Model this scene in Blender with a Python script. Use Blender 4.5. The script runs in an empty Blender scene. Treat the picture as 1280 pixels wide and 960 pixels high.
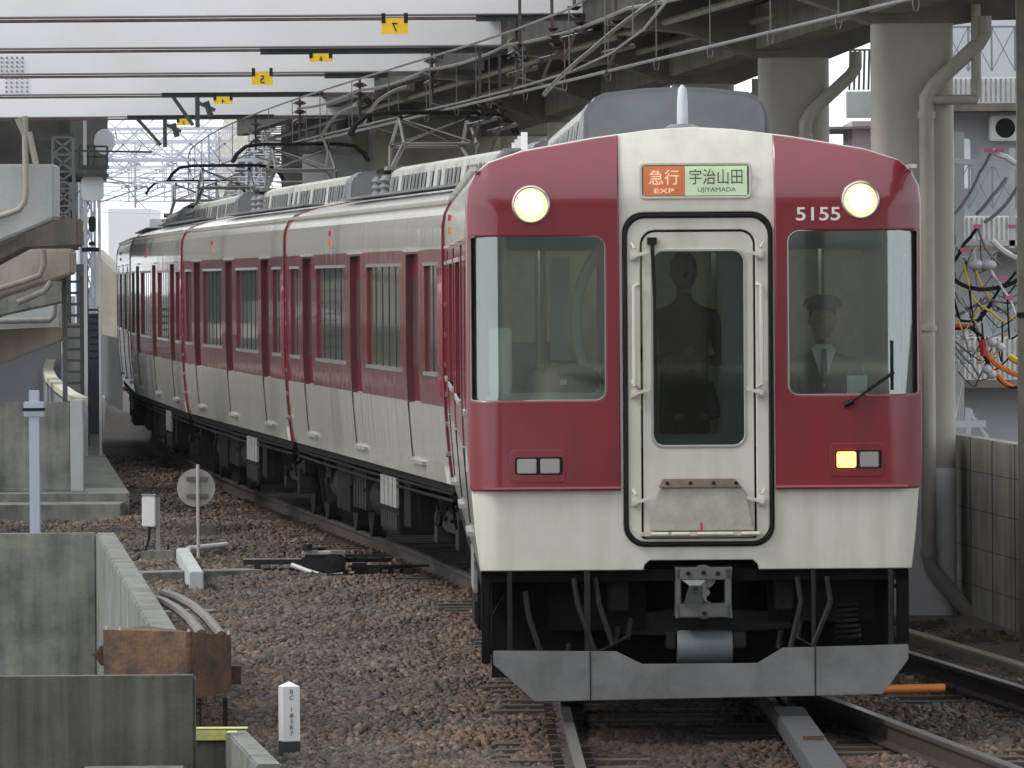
import bpy, bmesh, math, random
import numpy as np
from mathutils import Vector, Matrix
random.seed(7); np.random.seed(7)
R = math.radians
S = bpy.context.scene
C = S.collection
F = 9894.0                       # focal length in px of the 1280 px photograph
CAMZ = 2.73
# ------------------------------------------------------------------ camera
cam_d = bpy.data.cameras.new('camera'); cam = bpy.data.objects.new('camera', cam_d); C.objects.link(cam)
cam_d.sensor_width = 36.0; cam_d.lens = F/1280*36; cam_d.clip_start = 1.0; cam_d.clip_end = 3000
CM = Matrix.Rotation(R(90)-math.atan(133/F), 3, 'X') @ Matrix.Rotation(R(-0.40), 3, 'Z')
cam.matrix_world = Matrix.Translation((0,0,CAMZ)) @ CM.to_4x4()
S.camera = cam
def at(x, y, d):                 # photo pixel at depth d -> world point
    v = CM @ Vector(((x-640)/F, (480-y)/F, -1)); return Vector((0,0,CAMZ)) + v*(d/v.y)
def gnd(x, y, z=-0.19):
    v = CM @ Vector(((x-640)/F, (480-y)/F, -1)); return Vector((0,0,CAMZ)) + v*((z-CAMZ)/v.z)
# ------------------------------------------------------------------ world, sun, exposure
W = bpy.data.worlds.new('World'); S.world = W; W.use_nodes = True
nt = W.node_tree; bg = nt.nodes['Background']
sky = nt.nodes.new('ShaderNodeTexSky'); sky.sky_type = 'NISHITA'; sky.sun_disc = False
SUN_EL, SUN_AZ = R(48), R(248)
sky.sun_elevation = SUN_EL; sky.sun_rotation = SUN_AZ; sky.dust_density = 3.0; sky.air_density = 1.0
mx = nt.nodes.new('ShaderNodeMix'); mx.data_type = 'RGBA'; mx.inputs['Factor'].default_value = 0.8
nt.links.new(sky.outputs[0], mx.inputs['A']); mx.inputs['B'].default_value = (11.0, 11.5, 12.0, 1)   # overcast cloud layer
nt.links.new(mx.outputs['Result'], bg.inputs['Color']); bg.inputs['Strength'].default_value = 0.145
sd = bpy.data.lights.new('sun', 'SUN'); sd.energy = 1.4; sd.angle = R(14); sd.color = (1, .96, .9)
so = bpy.data.objects.new('sun', sd); C.objects.link(so)
sdir = Vector((math.sin(SUN_AZ)*math.cos(SUN_EL), math.cos(SUN_AZ)*math.cos(SUN_EL), math.sin(SUN_EL)))
so.rotation_euler = sdir.to_track_quat('Z', 'Y').to_euler()
vs = S.view_settings; S.display_settings.display_device = 'sRGB'
vs.view_transform = 'Standard'; vs.look = 'None'; vs.gamma = 1; vs.use_curve_mapping = False; vs.exposure = 0.05
# ------------------------------------------------------------------ materials
MATS = {}
def mat(name, col, rough=.6, metal=0, noise=0, nscale=3, bump=0, bscale=20, spec=.5, coat=0, emis=None, estr=0, stretch=None, stain=None, col2=None, objc=False):
    if name in MATS: return MATS[name]
    m = bpy.data.materials.new(name); m.use_nodes = True; t = m.node_tree; b = t.nodes['Principled BSDF']
    b.inputs['Base Color'].default_value = (*col, 1); b.inputs['Roughness'].default_value = rough
    b.inputs['Metallic'].default_value = metal; b.inputs['Specular IOR Level'].default_value = spec
    b.inputs['Coat Weight'].default_value = coat; b.inputs['Coat Roughness'].default_value = .06
    tc = t.nodes.new('ShaderNodeTexCoord'); mp = t.nodes.new('ShaderNodeMapping')
    t.links.new(tc.outputs['Object'], mp.inputs['Vector'])
    if stretch: mp.inputs['Scale'].default_value = stretch
    if noise:
        n = t.nodes.new('ShaderNodeTexNoise'); n.inputs['Scale'].default_value = nscale; n.inputs['Detail'].default_value = 8; n.inputs['Roughness'].default_value = .65
        t.links.new(mp.outputs[0], n.inputs['Vector'])
        r = t.nodes.new('ShaderNodeValToRGB'); c2 = col2 or tuple(c*(1-noise) for c in col)
        r.color_ramp.elements[0].position = .35; r.color_ramp.elements[1].position = .68
        r.color_ramp.elements[0].color = (*c2, 1); r.color_ramp.elements[1].color = (*col, 1)
        t.links.new(n.outputs['Fac'], r.inputs[0]); t.links.new(r.outputs[0], b.inputs['Base Color'])
        n2 = t.nodes.new('ShaderNodeMapRange'); n2.inputs['To Min'].default_value = min(1, rough+.1); n2.inputs['To Max'].default_value = max(0, rough-.08)
        t.links.new(n.outputs['Fac'], n2.inputs['Value']); t.links.new(n2.outputs[0], b.inputs['Roughness'])
    if bump:
        n = t.nodes.new('ShaderNodeTexNoise'); n.inputs['Scale'].default_value = bscale; n.inputs['Detail'].default_value = 4
        t.links.new(mp.outputs[0], n.inputs['Vector']); bp = t.nodes.new('ShaderNodeBump'); bp.inputs['Strength'].default_value = bump; bp.inputs['Distance'].default_value = .02
        t.links.new(n.outputs['Fac'], bp.inputs['Height']); t.links.new(bp.outputs[0], b.inputs['Normal'])
    if emis: b.inputs['Emission Color'].default_value = (*emis, 1); b.inputs['Emission Strength'].default_value = estr
    MATS[name] = m; return m
def streak(name, c1, c2, rough=.8, sx=9, sz=.6, broad=.5, bumpk=.35, coat=0, lo=.38, hi=.62):
    """weathered concrete: broad blotches multiplied by vertical run-off streaks"""
    m = bpy.data.materials.new(name); m.use_nodes = True; t = m.node_tree; b = t.nodes['Principled BSDF']; b.inputs['Roughness'].default_value = rough
    tc = t.nodes.new('ShaderNodeTexCoord'); mp = t.nodes.new('ShaderNodeMapping'); mp.inputs['Scale'].default_value = (sx, sx, sz)
    t.links.new(tc.outputs['Object'], mp.inputs[0])
    n1 = t.nodes.new('ShaderNodeTexNoise'); n1.inputs['Scale'].default_value = 1; n1.inputs['Detail'].default_value = 6; t.links.new(mp.outputs[0], n1.inputs['Vector'])
    n2 = t.nodes.new('ShaderNodeTexNoise'); n2.inputs['Scale'].default_value = 1.7; n2.inputs['Detail'].default_value = 9; n2.inputs['Roughness'].default_value = .7; t.links.new(tc.outputs['Object'], n2.inputs['Vector'])
    a = t.nodes.new('ShaderNodeMix'); a.data_type = 'FLOAT'; a.inputs[0].default_value = broad; t.links.new(n1.outputs['Fac'], a.inputs[2]); t.links.new(n2.outputs['Fac'], a.inputs[3])
    r = t.nodes.new('ShaderNodeValToRGB'); r.color_ramp.elements[0].position = lo; r.color_ramp.elements[1].position = hi
    b.inputs['Coat Weight'].default_value = coat; b.inputs['Coat Roughness'].default_value = .08
    r.color_ramp.elements[0].color = (*c2, 1); r.color_ramp.elements[1].color = (*c1, 1)
    t.links.new(a.outputs[0], r.inputs[0]); t.links.new(r.outputs[0], b.inputs['Base Color'])
    n3 = t.nodes.new('ShaderNodeTexNoise'); n3.inputs['Scale'].default_value = 40; n3.inputs['Detail'].default_value = 5; t.links.new(tc.outputs['Object'], n3.inputs['Vector'])
    bp = t.nodes.new('ShaderNodeBump'); bp.inputs['Strength'].default_value = bumpk; bp.inputs['Distance'].default_value = .01
    t.links.new(n3.outputs['Fac'], bp.inputs['Height']); t.links.new(bp.outputs[0], b.inputs['Normal'])
    MATS[name] = m; return m
CREAM = (.60, .575, .50); MAROON = (.205, .0145, .024)
def livery():
    m = bpy.data.materials.new('livery_paint'); m.use_nodes = True; t = m.node_tree; b = t.nodes['Principled BSDF']
    tc = t.nodes.new('ShaderNodeTexCoord'); sp = t.nodes.new('ShaderNodeSeparateXYZ'); t.links.new(tc.outputs['Object'], sp.inputs[0])
    dv = t.nodes.new('ShaderNodeMath'); dv.operation = 'DIVIDE'; dv.inputs[1].default_value = 4; t.links.new(sp.outputs[2], dv.inputs[0])
    r = t.nodes.new('ShaderNodeValToRGB'); cr = r.color_ramp; cr.interpolation = 'CONSTANT'
    cr.elements[0].color = (*CREAM, 1); cr.elements[1].position = 1.60/4; cr.elements[1].color = (*MAROON, 1)
    e = cr.elements.new(2.98/4); e.color = (*CREAM, 1); e = cr.elements.new(3.44/4); e.color = (.62, .61, .57, 1)
    t.links.new(dv.outputs[0], r.inputs[0])
    mp = t.nodes.new('ShaderNodeMapping'); mp.inputs['Scale'].default_value = (1, 9, .5); t.links.new(tc.outputs['Object'], mp.inputs[0])
    n = t.nodes.new('ShaderNodeTexNoise'); n.inputs['Scale'].default_value = 1; n.inputs['Detail'].default_value = 7; t.links.new(mp.outputs[0], n.inputs['Vector'])
    g = t.nodes.new('ShaderNodeMix'); g.data_type = 'RGBA'; g.blend_type = 'MULTIPLY'; g.inputs['B'].default_value = (.72, .68, .62, 1)
    mr = t.nodes.new('ShaderNodeMapRange'); mr.inputs['From Min'].default_value = .45; mr.inputs['From Max'].default_value = .75; mr.inputs['To Max'].default_value = .4
    t.links.new(n.outputs['Fac'], mr.inputs[0]); t.links.new(mr.outputs[0], g.inputs['Factor']); t.links.new(r.outputs[0], g.inputs['A']); t.links.new(g.outputs['Result'], b.inputs['Base Color'])
    b.inputs['Roughness'].default_value = .22; b.inputs['Coat Weight'].default_value = .6; b.inputs['Coat Roughness'].default_value = .05
    mp2 = t.nodes.new('ShaderNodeMapping'); mp2.inputs['Scale'].default_value = (1, 3.2, .45); t.links.new(tc.outputs['Object'], mp2.inputs[0])
    n2 = t.nodes.new('ShaderNodeTexNoise'); n2.inputs['Scale'].default_value = 1; n2.inputs['Detail'].default_value = 3; t.links.new(mp2.outputs[0], n2.inputs['Vector'])
    bp = t.nodes.new('ShaderNodeBump'); bp.inputs['Strength'].default_value = .5; bp.inputs['Distance'].default_value = .012
    t.links.new(n2.outputs['Fac'], bp.inputs['Height']); t.links.new(bp.outputs[0], b.inputs['Normal']); t.links.new(bp.outputs[0], b.inputs['Coat Normal'])
    return m
LIV = livery()
cream = streak('cream_paint', CREAM, (.49, .46, .385), rough=.3, sx=11, sz=.9, broad=.6, bumpk=.03, coat=.5, lo=.33, hi=.55)
maroon = streak('maroon_paint', MAROON, (.155, .018, .024), rough=.3, sx=9, sz=.7, broad=.6, bumpk=.03, coat=.8, lo=.36, hi=.56)
silver = mat('silver_metal', (.62, .62, .6), .3, .9)
dmetal = mat('dark_underframe', (.010, .010, .010), .8, noise=.5, nscale=14, spec=.12)
gmetal = mat('grey_underframe', (.024, .024, .023), .7, noise=.45, nscale=10, spec=.15)
lgrey = mat('light_grey_box', (.30, .30, .28), .55, noise=.4, nscale=7)
roofg = mat('roof_grey', (.16, .17, .18), .5, noise=.22, nscale=4)
acg = mat('air_conditioner_cream', (.50, .50, .45), .55, noise=.3, nscale=5)
black = mat('black_rubber', (.012, .012, .012), .6, spec=.2)
blackg = mat('black_gloss', (.015, .015, .017), .25)
plowm = streak('plow_grey', (.165, .172, .175), (.085, .08, .072), rough=.55, sx=5, sz=1.5, broad=.7, bumpk=.2, lo=.33, hi=.56)
steel = mat('worn_rail_steel', (.42, .40, .38), .28, .9)
rust = mat('rail_rust', (.05, .036, .028), .85, noise=.5, nscale=20)
rusty = mat('rusty_steel', (.16, .080, .038), .9, noise=.75, nscale=4, bump=.4, bscale=30, col2=(.045, .028, .02), stretch=(1, 1, 1.4))
conc = streak('weathered_concrete', (.225, .23, .20), (.075, .08, .07), broad=.65)
conbl = streak('block_concrete', (.42, .41, .37), (.22, .215, .19), sx=3, sz=.8, broad=.6)
concd = streak('mossy_concrete', (.115, .12, .085), (.038, .042, .03), sx=12, sz=.45, broad=.45)
conct = streak('tan_concrete', (.42, .38, .31), (.28, .255, .205), sx=3, sz=.4)
concl = streak('pale_concrete', (.44, .46, .46), (.33, .35, .35), sx=3, sz=.4)
concb = streak('brown_concrete', (.17, .145, .12), (.09, .08, .07), sx=5, sz=.6)
whitep = streak('white_girder_paint', (.71, .715, .735), (.64, .635, .63), rough=.5, sx=.35, sz=.8, broad=.15, bumpk=.03, lo=.34, hi=.56)
gird = mat('girder_flange', (.16, .11, .10), .7, noise=.5, nscale=9)
arm_m = mat('dark_green_steel', (.04, .05, .048), .6, noise=.3, nscale=10)
capc = streak('cap_concrete', (.22, .20, .165), (.12, .11, .09), sx=3, sz=.6)
soff = streak('dark_soffit', (.06, .056, .05), (.022, .02, .018), sx=2, sz=2)  # very dark, blotchy concrete tone
colp = mat('column_paint', (.40, .37, .315), .5, noise=.2, nscale=1.5, stretch=(1, 1, .4))
pipem = mat('drain_pipe', (.37, .345, .295), .5, noise=.2, nscale=4)
whitem = mat('white_paint', (.78, .78, .78), .5, noise=.08, nscale=6)
paleb = mat('pale_blue_paint', (.55, .60, .72), .5, noise=.08, nscale=6)
yellow = mat('yellow_plate', (.80, .50, .01), .5, noise=.08, nscale=6)
yellp = mat('worn_yellow_paint', (.66, .66, .10), .7, noise=.8, nscale=16, col2=(.36, .38, .22))
woodm = mat('sleeper_timber', (.085, .065, .052), .9, noise=.5, nscale=12, stretch=(1, 6, 1))
wire = mat('copper_wire', (.13, .12, .11), .5, .4)
wirel = mat('bright_wire', (.14, .13, .115), .4, .6)
tan = mat('tan_steel', (.34, .31, .26), .6, noise=.3, nscale=4)
ceram = mat('brown_insulator', (.05, .03, .025), .25)
ceramw = mat('white_insulator', (.7, .7, .72), .2)
redp = mat('red_plastic', (.5, .03, .05), .4)
orangep = mat('orange_plastic', (.70, .20, .03), .45)
yelc = mat('yellow_cable', (.75, .5, .03), .45)
bluegr = mat('blue_grey_wall', (.50, .52, .55), .7, noise=.15, nscale=1)
bluegrd = mat('dark_blue_grey', (.19, .215, .25), .7, noise=.25, nscale=2)
ribw = mat('ribbed_parapet', (.80, .81, .81), .6, noise=.2, nscale=4)
fence_m = mat('grey_corrugated', (.22, .23, .235), .7, noise=.25, nscale=3)
skin = mat('skin', (.30, .18, .13), .5)
hair = mat('black_hair', (.012, .010, .010), .6)
clothd = mat('dark_cloth', (.016, .018, .024), .85, noise=.3, nscale=30)
clothw = mat('white_cloth', (.75, .77, .8), .8)
cabg = mat('cab_interior', (.42, .50, .48), .55, noise=.15, nscale=3)
cabd = mat('cab_dark', (.06, .065, .06), .7, noise=.2, nscale=3)
slate = mat('slate_blue_frame', (.27, .36, .40), .4)
def glassmat(name, tint, mixf):
    m = bpy.data.materials.new(name); m.use_nodes = True; t = m.node_tree; t.nodes.clear()
    o = t.nodes.new('ShaderNodeOutputMaterial'); a = t.nodes.new('ShaderNodeBsdfTransparent'); a.inputs[0].default_value = (*tint, 1)
    g = t.nodes.new('ShaderNodeBsdfGlossy'); g.inputs['Roughness'].default_value = .02; g.inputs[0].default_value = (.9, .95, .95, 1)
    f = t.nodes.new('ShaderNodeFresnel'); f.inputs[0].default_value = 1.5; mr = t.nodes.new('ShaderNodeMapRange'); mr.inputs['To Min'].default_value = mixf; mr.inputs['To Max'].default_value = 1
    t.links.new(f.outputs[0], mr.inputs[0]); x = t.nodes.new('ShaderNodeMixShader')
    t.links.new(mr.outputs[0], x.inputs[0]); t.links.new(a.outputs[0], x.inputs[1]); t.links.new(g.outputs[0], x.inputs[2]); t.links.new(x.outputs[0], o.inputs[0]); return m
glass = glassmat('windscreen_glass', (.90, .96, .93), .13)
glassd = glassmat('tinted_door_glass', (.62, .68, .64), .03)
sideglass = mat('side_window_glass', (.20, .22, .195), .06, noise=.25, nscale=2, spec=1.0, coat=1, bump=.05, bscale=1.5)
lampw = mat('headlight_glow', (1, .9, .7), .3, emis=(1, .80, .52), estr=9)
lampy = mat('tail_lamp_lit', (1, .7, .2), .3, emis=(1, .58, .10), estr=3.2)
signo = mat('orange_blind', (.75, .14, .03), .5, emis=(.85, .20, .04), estr=.5)
signg = mat('green_blind', (.66, .72, .52), .5, emis=(.84, .90, .66), estr=.62)
signk = mat('blind_black', (.01, .01, .01), .6)
signw = mat('blind_white', (.9, .8, .65), .6, emis=(1, .85, .65), estr=.8)
lensg = mat('unlit_lens', (.30, .28, .27), .2, coat=1)
# ------------------------------------------------------------------ mesh helpers
class MB:
    def __init__(s): s.v = []; s.f = []; s.p = []
    def add(s, v, f):
        s.p.append((len(s.v), len(s.f))); n = len(s.v); s.v += [tuple(p) for p in v]; s.f += [tuple(i+n for i in q) for q in f]; return s
    def box(s, x0, x1, y0, y1, z0, z1, M=None):
        v = [Vector(p) for p in ((x0,y0,z0),(x1,y0,z0),(x1,y1,z0),(x0,y1,z0),(x0,y0,z1),(x1,y0,z1),(x1,y1,z1),(x0,y1,z1))]
        if M: v = [M @ p for p in v]
        return s.add(v, ((0,3,2,1),(4,5,6,7),(0,1,5,4),(1,2,6,5),(2,3,7,6),(3,0,4,7)))
    def bar(s, a, b, w, h=None, up=(0,0,1)):
        a = Vector(a); b = Vector(b); h = h or w; d = (b-a); L = d.length; d.normalize(); u = Vector(up)
        if abs(d.dot(u)) > .98: u = Vector((0,1,0))
        sx = d.cross(u).normalized(); uz = sx.cross(d)
        M = Matrix((( sx.x, d.x, uz.x, a.x),(sx.y, d.y, uz.y, a.y),(sx.z, d.z, uz.z, a.z),(0,0,0,1)))
        return s.box(-w/2, w/2, 0, L, -h/2, h/2, M)
    def tube(s, pts, r, n=8, cap=True):
        s.p.append((len(s.v), len(s.f))); pts = [Vector(p) for p in pts]; rr = r if isinstance(r, (list, tuple)) else [r]*len(pts)
        base = len(s.v); pu = None
        for i, p in enumerate(pts):
            d = (pts[min(i+1, len(pts)-1)]-pts[max(i-1, 0)])
            d = d.normalized() if d.length > 1e-9 else Vector((0,0,1))
            u = pu if pu is not None else (Vector((0,0,1)) if abs(d.z) < .9 else Vector((0,1,0)))
            u = (u-d*u.dot(d)).normalized(); pu = u; w = d.cross(u)
            for k in range(n):
                a = 2*math.pi*k/n; s.v.append(tuple(p+(u*math.cos(a)+w*math.sin(a))*rr[i]))
        for i in range(len(pts)-1):
            for k in range(n):
                a = base+i*n+k; b = base+i*n+(k+1)%n; s.f.append((a, b, b+n, a+n))
        if cap:
            s.f.append(tuple(base+k for k in range(n))[::-1]); s.f.append(tuple(base+(len(pts)-1)*n+k for k in range(n)))
        return s
    def prism(s, poly, a0, a1, ax='y'):
        n = len(poly)
        P = (lambda p, a: (p[0], a, p[1])) if ax == 'y' else ((lambda p, a: (a, p[0], p[1])) if ax == 'x' else (lambda p, a: (p[0], p[1], a)))
        v = [P(p, a0) for p in poly]+[P(p, a1) for p in poly]
        f = [tuple(range(n)), tuple(range(2*n-1, n-1, -1))]+[(i, i+n, (i+1) % n+n, (i+1) % n) for i in range(n)]
        return s.add(v, f)
    def sphere(s, c, r, n=12, m=8, sc=(1,1,1)):
        s.p.append((len(s.v), len(s.f))); b = len(s.v)
        for i in range(m+1):
            t = math.pi*i/m
            for k in range(n):
                a = 2*math.pi*k/n; s.v.append((c[0]+r*sc[0]*math.sin(t)*math.cos(a), c[1]+r*sc[1]*math.sin(t)*math.sin(a), c[2]+r*sc[2]*math.cos(t)))
        for i in range(m):
            for k in range(n): s.f.append((b+i*n+k, b+i*n+(k+1)%n, b+(i+1)*n+(k+1)%n, b+(i+1)*n+k))
        return s
    def clusters(s):
        n = len(s.p)
        if n < 2 or n > 420: return [s]
        P = s.p+[(len(s.v), len(s.f))]; V = np.array(s.v)
        lo = [V[P[i][0]:P[i+1][0]].min(0) for i in range(n)]; hi = [V[P[i][0]:P[i+1][0]].max(0) for i in range(n)]; par = list(range(n))
        def fd(i):
            while par[i] != i: i = par[i]
            return i
        for i in range(n):
            for j in range(i):
                g = np.maximum(0, np.maximum(lo[i]-hi[j], lo[j]-hi[i])); sz = max((hi[i]-lo[i]).max(), (hi[j]-lo[j]).max())
                if math.sqrt((g**2).sum()) <= max(.02, .5*sz): par[fd(i)] = fd(j)
        out = {}
        for i in range(n):
            c = out.setdefault(fd(i), MB()); off = len(c.v)-P[i][0]; c.p.append((len(c.v), len(c.f)))
            c.v += s.v[P[i][0]:P[i+1][0]]; c.f += [tuple(k+off for k in f) for f in s.f[P[i][1]:P[i+1][1]]]
        return list(out.values())
    NOSPLIT = {'rivet', 'brake_pipe', 'body', 'rail_clips', 'insulator_cluster', 'distant_wires', 'yellow_paint', 'leg_x', 'corrugated_fence', 'noise_barrier', 'parapet_rib', 'ground', 'walkway', 'deck_slab', 'curved_edge', 'parapet_panel', 'handrail', 'balcony_parapet', 'edge_beam', 'stringer_beam', 'cable_pipe', 'resistor_bank'}
    def build(s, name, m, parent=None, smooth=False, bev=0, recalc=True):
        if parent is not None and name not in s.NOSPLIT:
            cs = s.clusters()
            if 1 < len(cs) <= 48: return [c.build1(name, m, parent, smooth, bev, recalc) for c in cs][0]
        return s.build1(name, m, parent, smooth, bev, recalc)
    def build1(s, name, m, parent=None, smooth=False, bev=0, recalc=True):
        me = bpy.data.meshes.new(name); me.from_pydata(s.v, [], s.f); bm = bmesh.new(); bm.from_mesh(me)
        bmesh.ops.remove_doubles(bm, verts=bm.verts, dist=1e-5)
        if recalc: bmesh.ops.recalc_face_normals(bm, faces=bm.faces)
        if bev:
            es = [e for e in bm.edges if len(e.link_faces) == 2 and e.calc_face_angle(0) > .6]
            bmesh.ops.bevel(bm, geom=es, offset=bev, segments=2, affect='EDGES', clamp_overlap=True)
        bm.to_mesh(me); bm.free()
        if smooth:
            me.polygons.foreach_set('use_smooth', [True]*len(me.polygons)); me.set_sharp_from_angle(angle=R(38))
        me.materials.append(m); o = bpy.data.objects.new(name, me); C.objects.link(o)
        if parent: o.parent = parent
        return o
def tag(o, label=None, cat=None, group=None, kind=None):
    if label: o['label'] = label
    if cat: o['category'] = cat
    if group: o['group'] = group
    if kind: o['kind'] = kind
    elif label: o['kind'] = 'thing'
    return o
def thing(name, label, cat, loc=(0,0,0), rz=0, group=None):
    o = bpy.data.objects.new(name, None); C.objects.link(o); o.location = loc; o.rotation_euler = (0,0,rz); o.empty_display_size = .2
    return tag(o, label, cat, group)
def copy_tree(o, parent=None):
    c = o.copy(); C.objects.link(c); c.parent = parent
    for ch in o.children: copy_tree(ch, c)
    return c
def curve2mesh(cu, name, m, parent, M=None, post=None):
    ob = bpy.data.objects.new('tmp', cu); C.objects.link(ob)
    bpy.context.view_layer.update(); dg = bpy.context.evaluated_depsgraph_get()
    me = bpy.data.meshes.new_from_object(ob.evaluated_get(dg)); bpy.data.objects.remove(ob); bpy.data.curves.remove(cu)
    me.name = name
    me.transform(Matrix(((1,0,0,0),(0,0,-1,0),(0,1,0,0),(0,0,0,1))))      # XY -> XZ plane, front to -Y
    if M: me.transform(M)
    if post: post(me)
    me.materials.clear(); me.materials.append(m); o = bpy.data.objects.new(name, me); C.objects.link(o)
    if parent: o.parent = parent
    return o
def plate(name, outer, holes, y, th, m, parent, bev=0, post=None):
    """flat plate in the XZ plane with holes; centred on depth y, thickness th"""
    cu = bpy.data.curves.new(name, 'CURVE'); cu.dimensions = '2D'; cu.fill_mode = 'BOTH'; cu.extrude = max(th/2-bev, 0.0005); cu.bevel_depth = bev; cu.bevel_resolution = 2; cu.offset = -bev
    for P in [outer]+list(holes):
        sp = cu.splines.new('POLY'); sp.points.add(len(P)-1); sp.use_cyclic_u = True
        for i, p in enumerate(P): sp.points[i].co = (p[0], p[1], 0, 1)
    return curve2mesh(cu, name, m, parent, Matrix.Translation((0, y, 0)), post)
def rrect(x0, x1, z0, z1, r, n=6):
    rs = r if isinstance(r, (list, tuple)) else (r,)*4      # bl, br, tr, tl
    P = []
    for (cx, cz, a0, q) in ((x0, z0, 180, rs[0]), (x1, z0, 270, rs[1]), (x1, z1, 0, rs[2]), (x0, z1, 90, rs[3])):
        ox = cx+q if cx == x0 else cx-q; oz = cz+q if cz == z0 else cz-q
        for k in range(n+1):
            a = R(a0+90*k/n); P.append((ox+q*math.cos(a), oz+q*math.sin(a)))
            if q < 1e-6: break
    return P
def text(s, name, h, loc, m, parent, rz=0, mirror=False, wid=None, ext=.002, bold=0):
    cu = bpy.data.curves.new(name, 'FONT'); cu.body = s; cu.size = 1; cu.align_x = 'CENTER'; cu.align_y = 'CENTER'; cu.extrude = ext; cu.offset = bold
    o = curve2mesh(cu, name, m, parent)
    me = o.data; co = np.zeros(len(me.vertices)*3); me.vertices.foreach_get('co', co); co = co.reshape(-1, 3)
    mn, mxx = co.min(0), co.max(0); k = h/(mxx[2]-mn[2]); kx = (wid/(mxx[0]-mn[0])) if wid else k
    c = (mn+mxx)/2; co = (co-c)*np.array([kx*(-1 if mirror else 1), 1, k]); co += np.array(loc); me.vertices.foreach_set('co', co.ravel()); me.update()
    return o
# ------------------------------------------------------------------ track path
PATH = [(30,1.25),(40,1.12),(48.5,1.05),(58,.98),(68.5,.62),(78,-.15),(87.5,-1.12),(97,-2.1),(106.7,-3.05),(116,-3.88),(125.7,-4.65),(135,-5.27),(144.7,-5.85),(170,-6.9),(200,-7.8),(260,-8.6)]
def interp(P, y):
    for i in range(len(P)-1):
        if y <= P[i+1][0] or i == len(P)-2:
            p0 = P[max(i-1, 0)]; p1 = P[i]; p2 = P[i+1]; p3 = P[min(i+2, len(P)-1)]
            t = (y-p1[0])/(p2[0]-p1[0]); h = p2[0]-p1[0]
            m1 = (p2[1]-p0[1])/(p2[0]-p0[0])*h; m2 = (p3[1]-p1[1])/(p3[0]-p1[0])*h
            return (2*t**3-3*t*t+1)*p1[1]+(t**3-2*t*t+t)*m1+(-2*t**3+3*t*t)*p2[1]+(t**3-t*t)*m2
def tx(y): return interp(PATH, y)
def diag(y): return 2.745-.1*(y-51.25)
# ------------------------------------------------------------------ ground
ballast = bpy.data.materials.new('ballast'); ballast.use_nodes = True
t = ballast.node_tree; b = t.nodes['Principled BSDF']; b.inputs['Roughness'].default_value = .95
tc = t.nodes.new('ShaderNodeTexCoord'); vo = t.nodes.new('ShaderNodeTexVoronoi'); vo.inputs['Scale'].default_value = 17; t.links.new(tc.outputs['Object'], vo.inputs['Vector'])
sep = t.nodes.new('ShaderNodeSeparateColor'); t.links.new(vo.outputs['Color'], sep.inputs[0])
cr = t.nodes.new('ShaderNodeValToRGB'); cr.color_ramp.elements[0].color = (.035, .026, .022, 1); cr.color_ramp.elements[1].color = (.16, .125, .10, 1); t.links.new(sep.outputs[0], cr.inputs[0])
n = t.nodes.new('ShaderNodeTexNoise'); n.inputs['Scale'].default_value = .5; n.inputs['Detail'].default_value = 6; t.links.new(tc.outputs['Object'], n.inputs['Vector'])
g = t.nodes.new('ShaderNodeMix'); g.data_type = 'RGBA'; g.blend_type = 'MULTIPLY'; g.inputs['B'].default_value = (.62, .62, .66, 1)
t.links.new(n.outputs['Fac'], g.inputs['Factor']); t.links.new(cr.outputs[0], g.inputs['A']); t.links.new(g.outputs['Result'], b.inputs['Base Color'])
bp = t.nodes.new('ShaderNodeBump'); bp.inputs['Distance'].default_value = .03; t.links.new(vo.outputs['Distance'], bp.inputs['Height']); t.links.new(bp.outputs[0], b.inputs['Normal'])
GZ = -0.20
WALLX = lambda y: -3.52-.0705*(y-70)          # outer edge of the pit wall
m = MB()
ys = [-30, 20, 30, 41, 45, 50, 60, 70]
# right of the pit
for a, c in zip(ys[:-1], ys[1:]):
    m.add([(WALLX(a)-.08, a, GZ), (400, a, GZ), (400, c, GZ), (WALLX(c)-.08, c, GZ)], [(0,1,2,3)])
m.add([(-400,70,GZ),(WALLX(70)-.08,70,GZ),(WALLX(70)-.08,1500,GZ),(-400,1500,GZ)], [(0,1,2,3)])
m.add([(WALLX(70)-.08,70,GZ),(400,70,GZ),(400,1500,GZ),(WALLX(70)-.08,1500,GZ)], [(0,1,2,3)])
m.add([(-400,-30,GZ-2.6),(-2.0,-30,GZ-2.6),(-2.0,70.5,GZ-2.6),(-400,70.5,GZ-2.6)], [(0,1,2,3)])
tag(m.build('ground', ballast, recalc=False), kind='structure')
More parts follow.
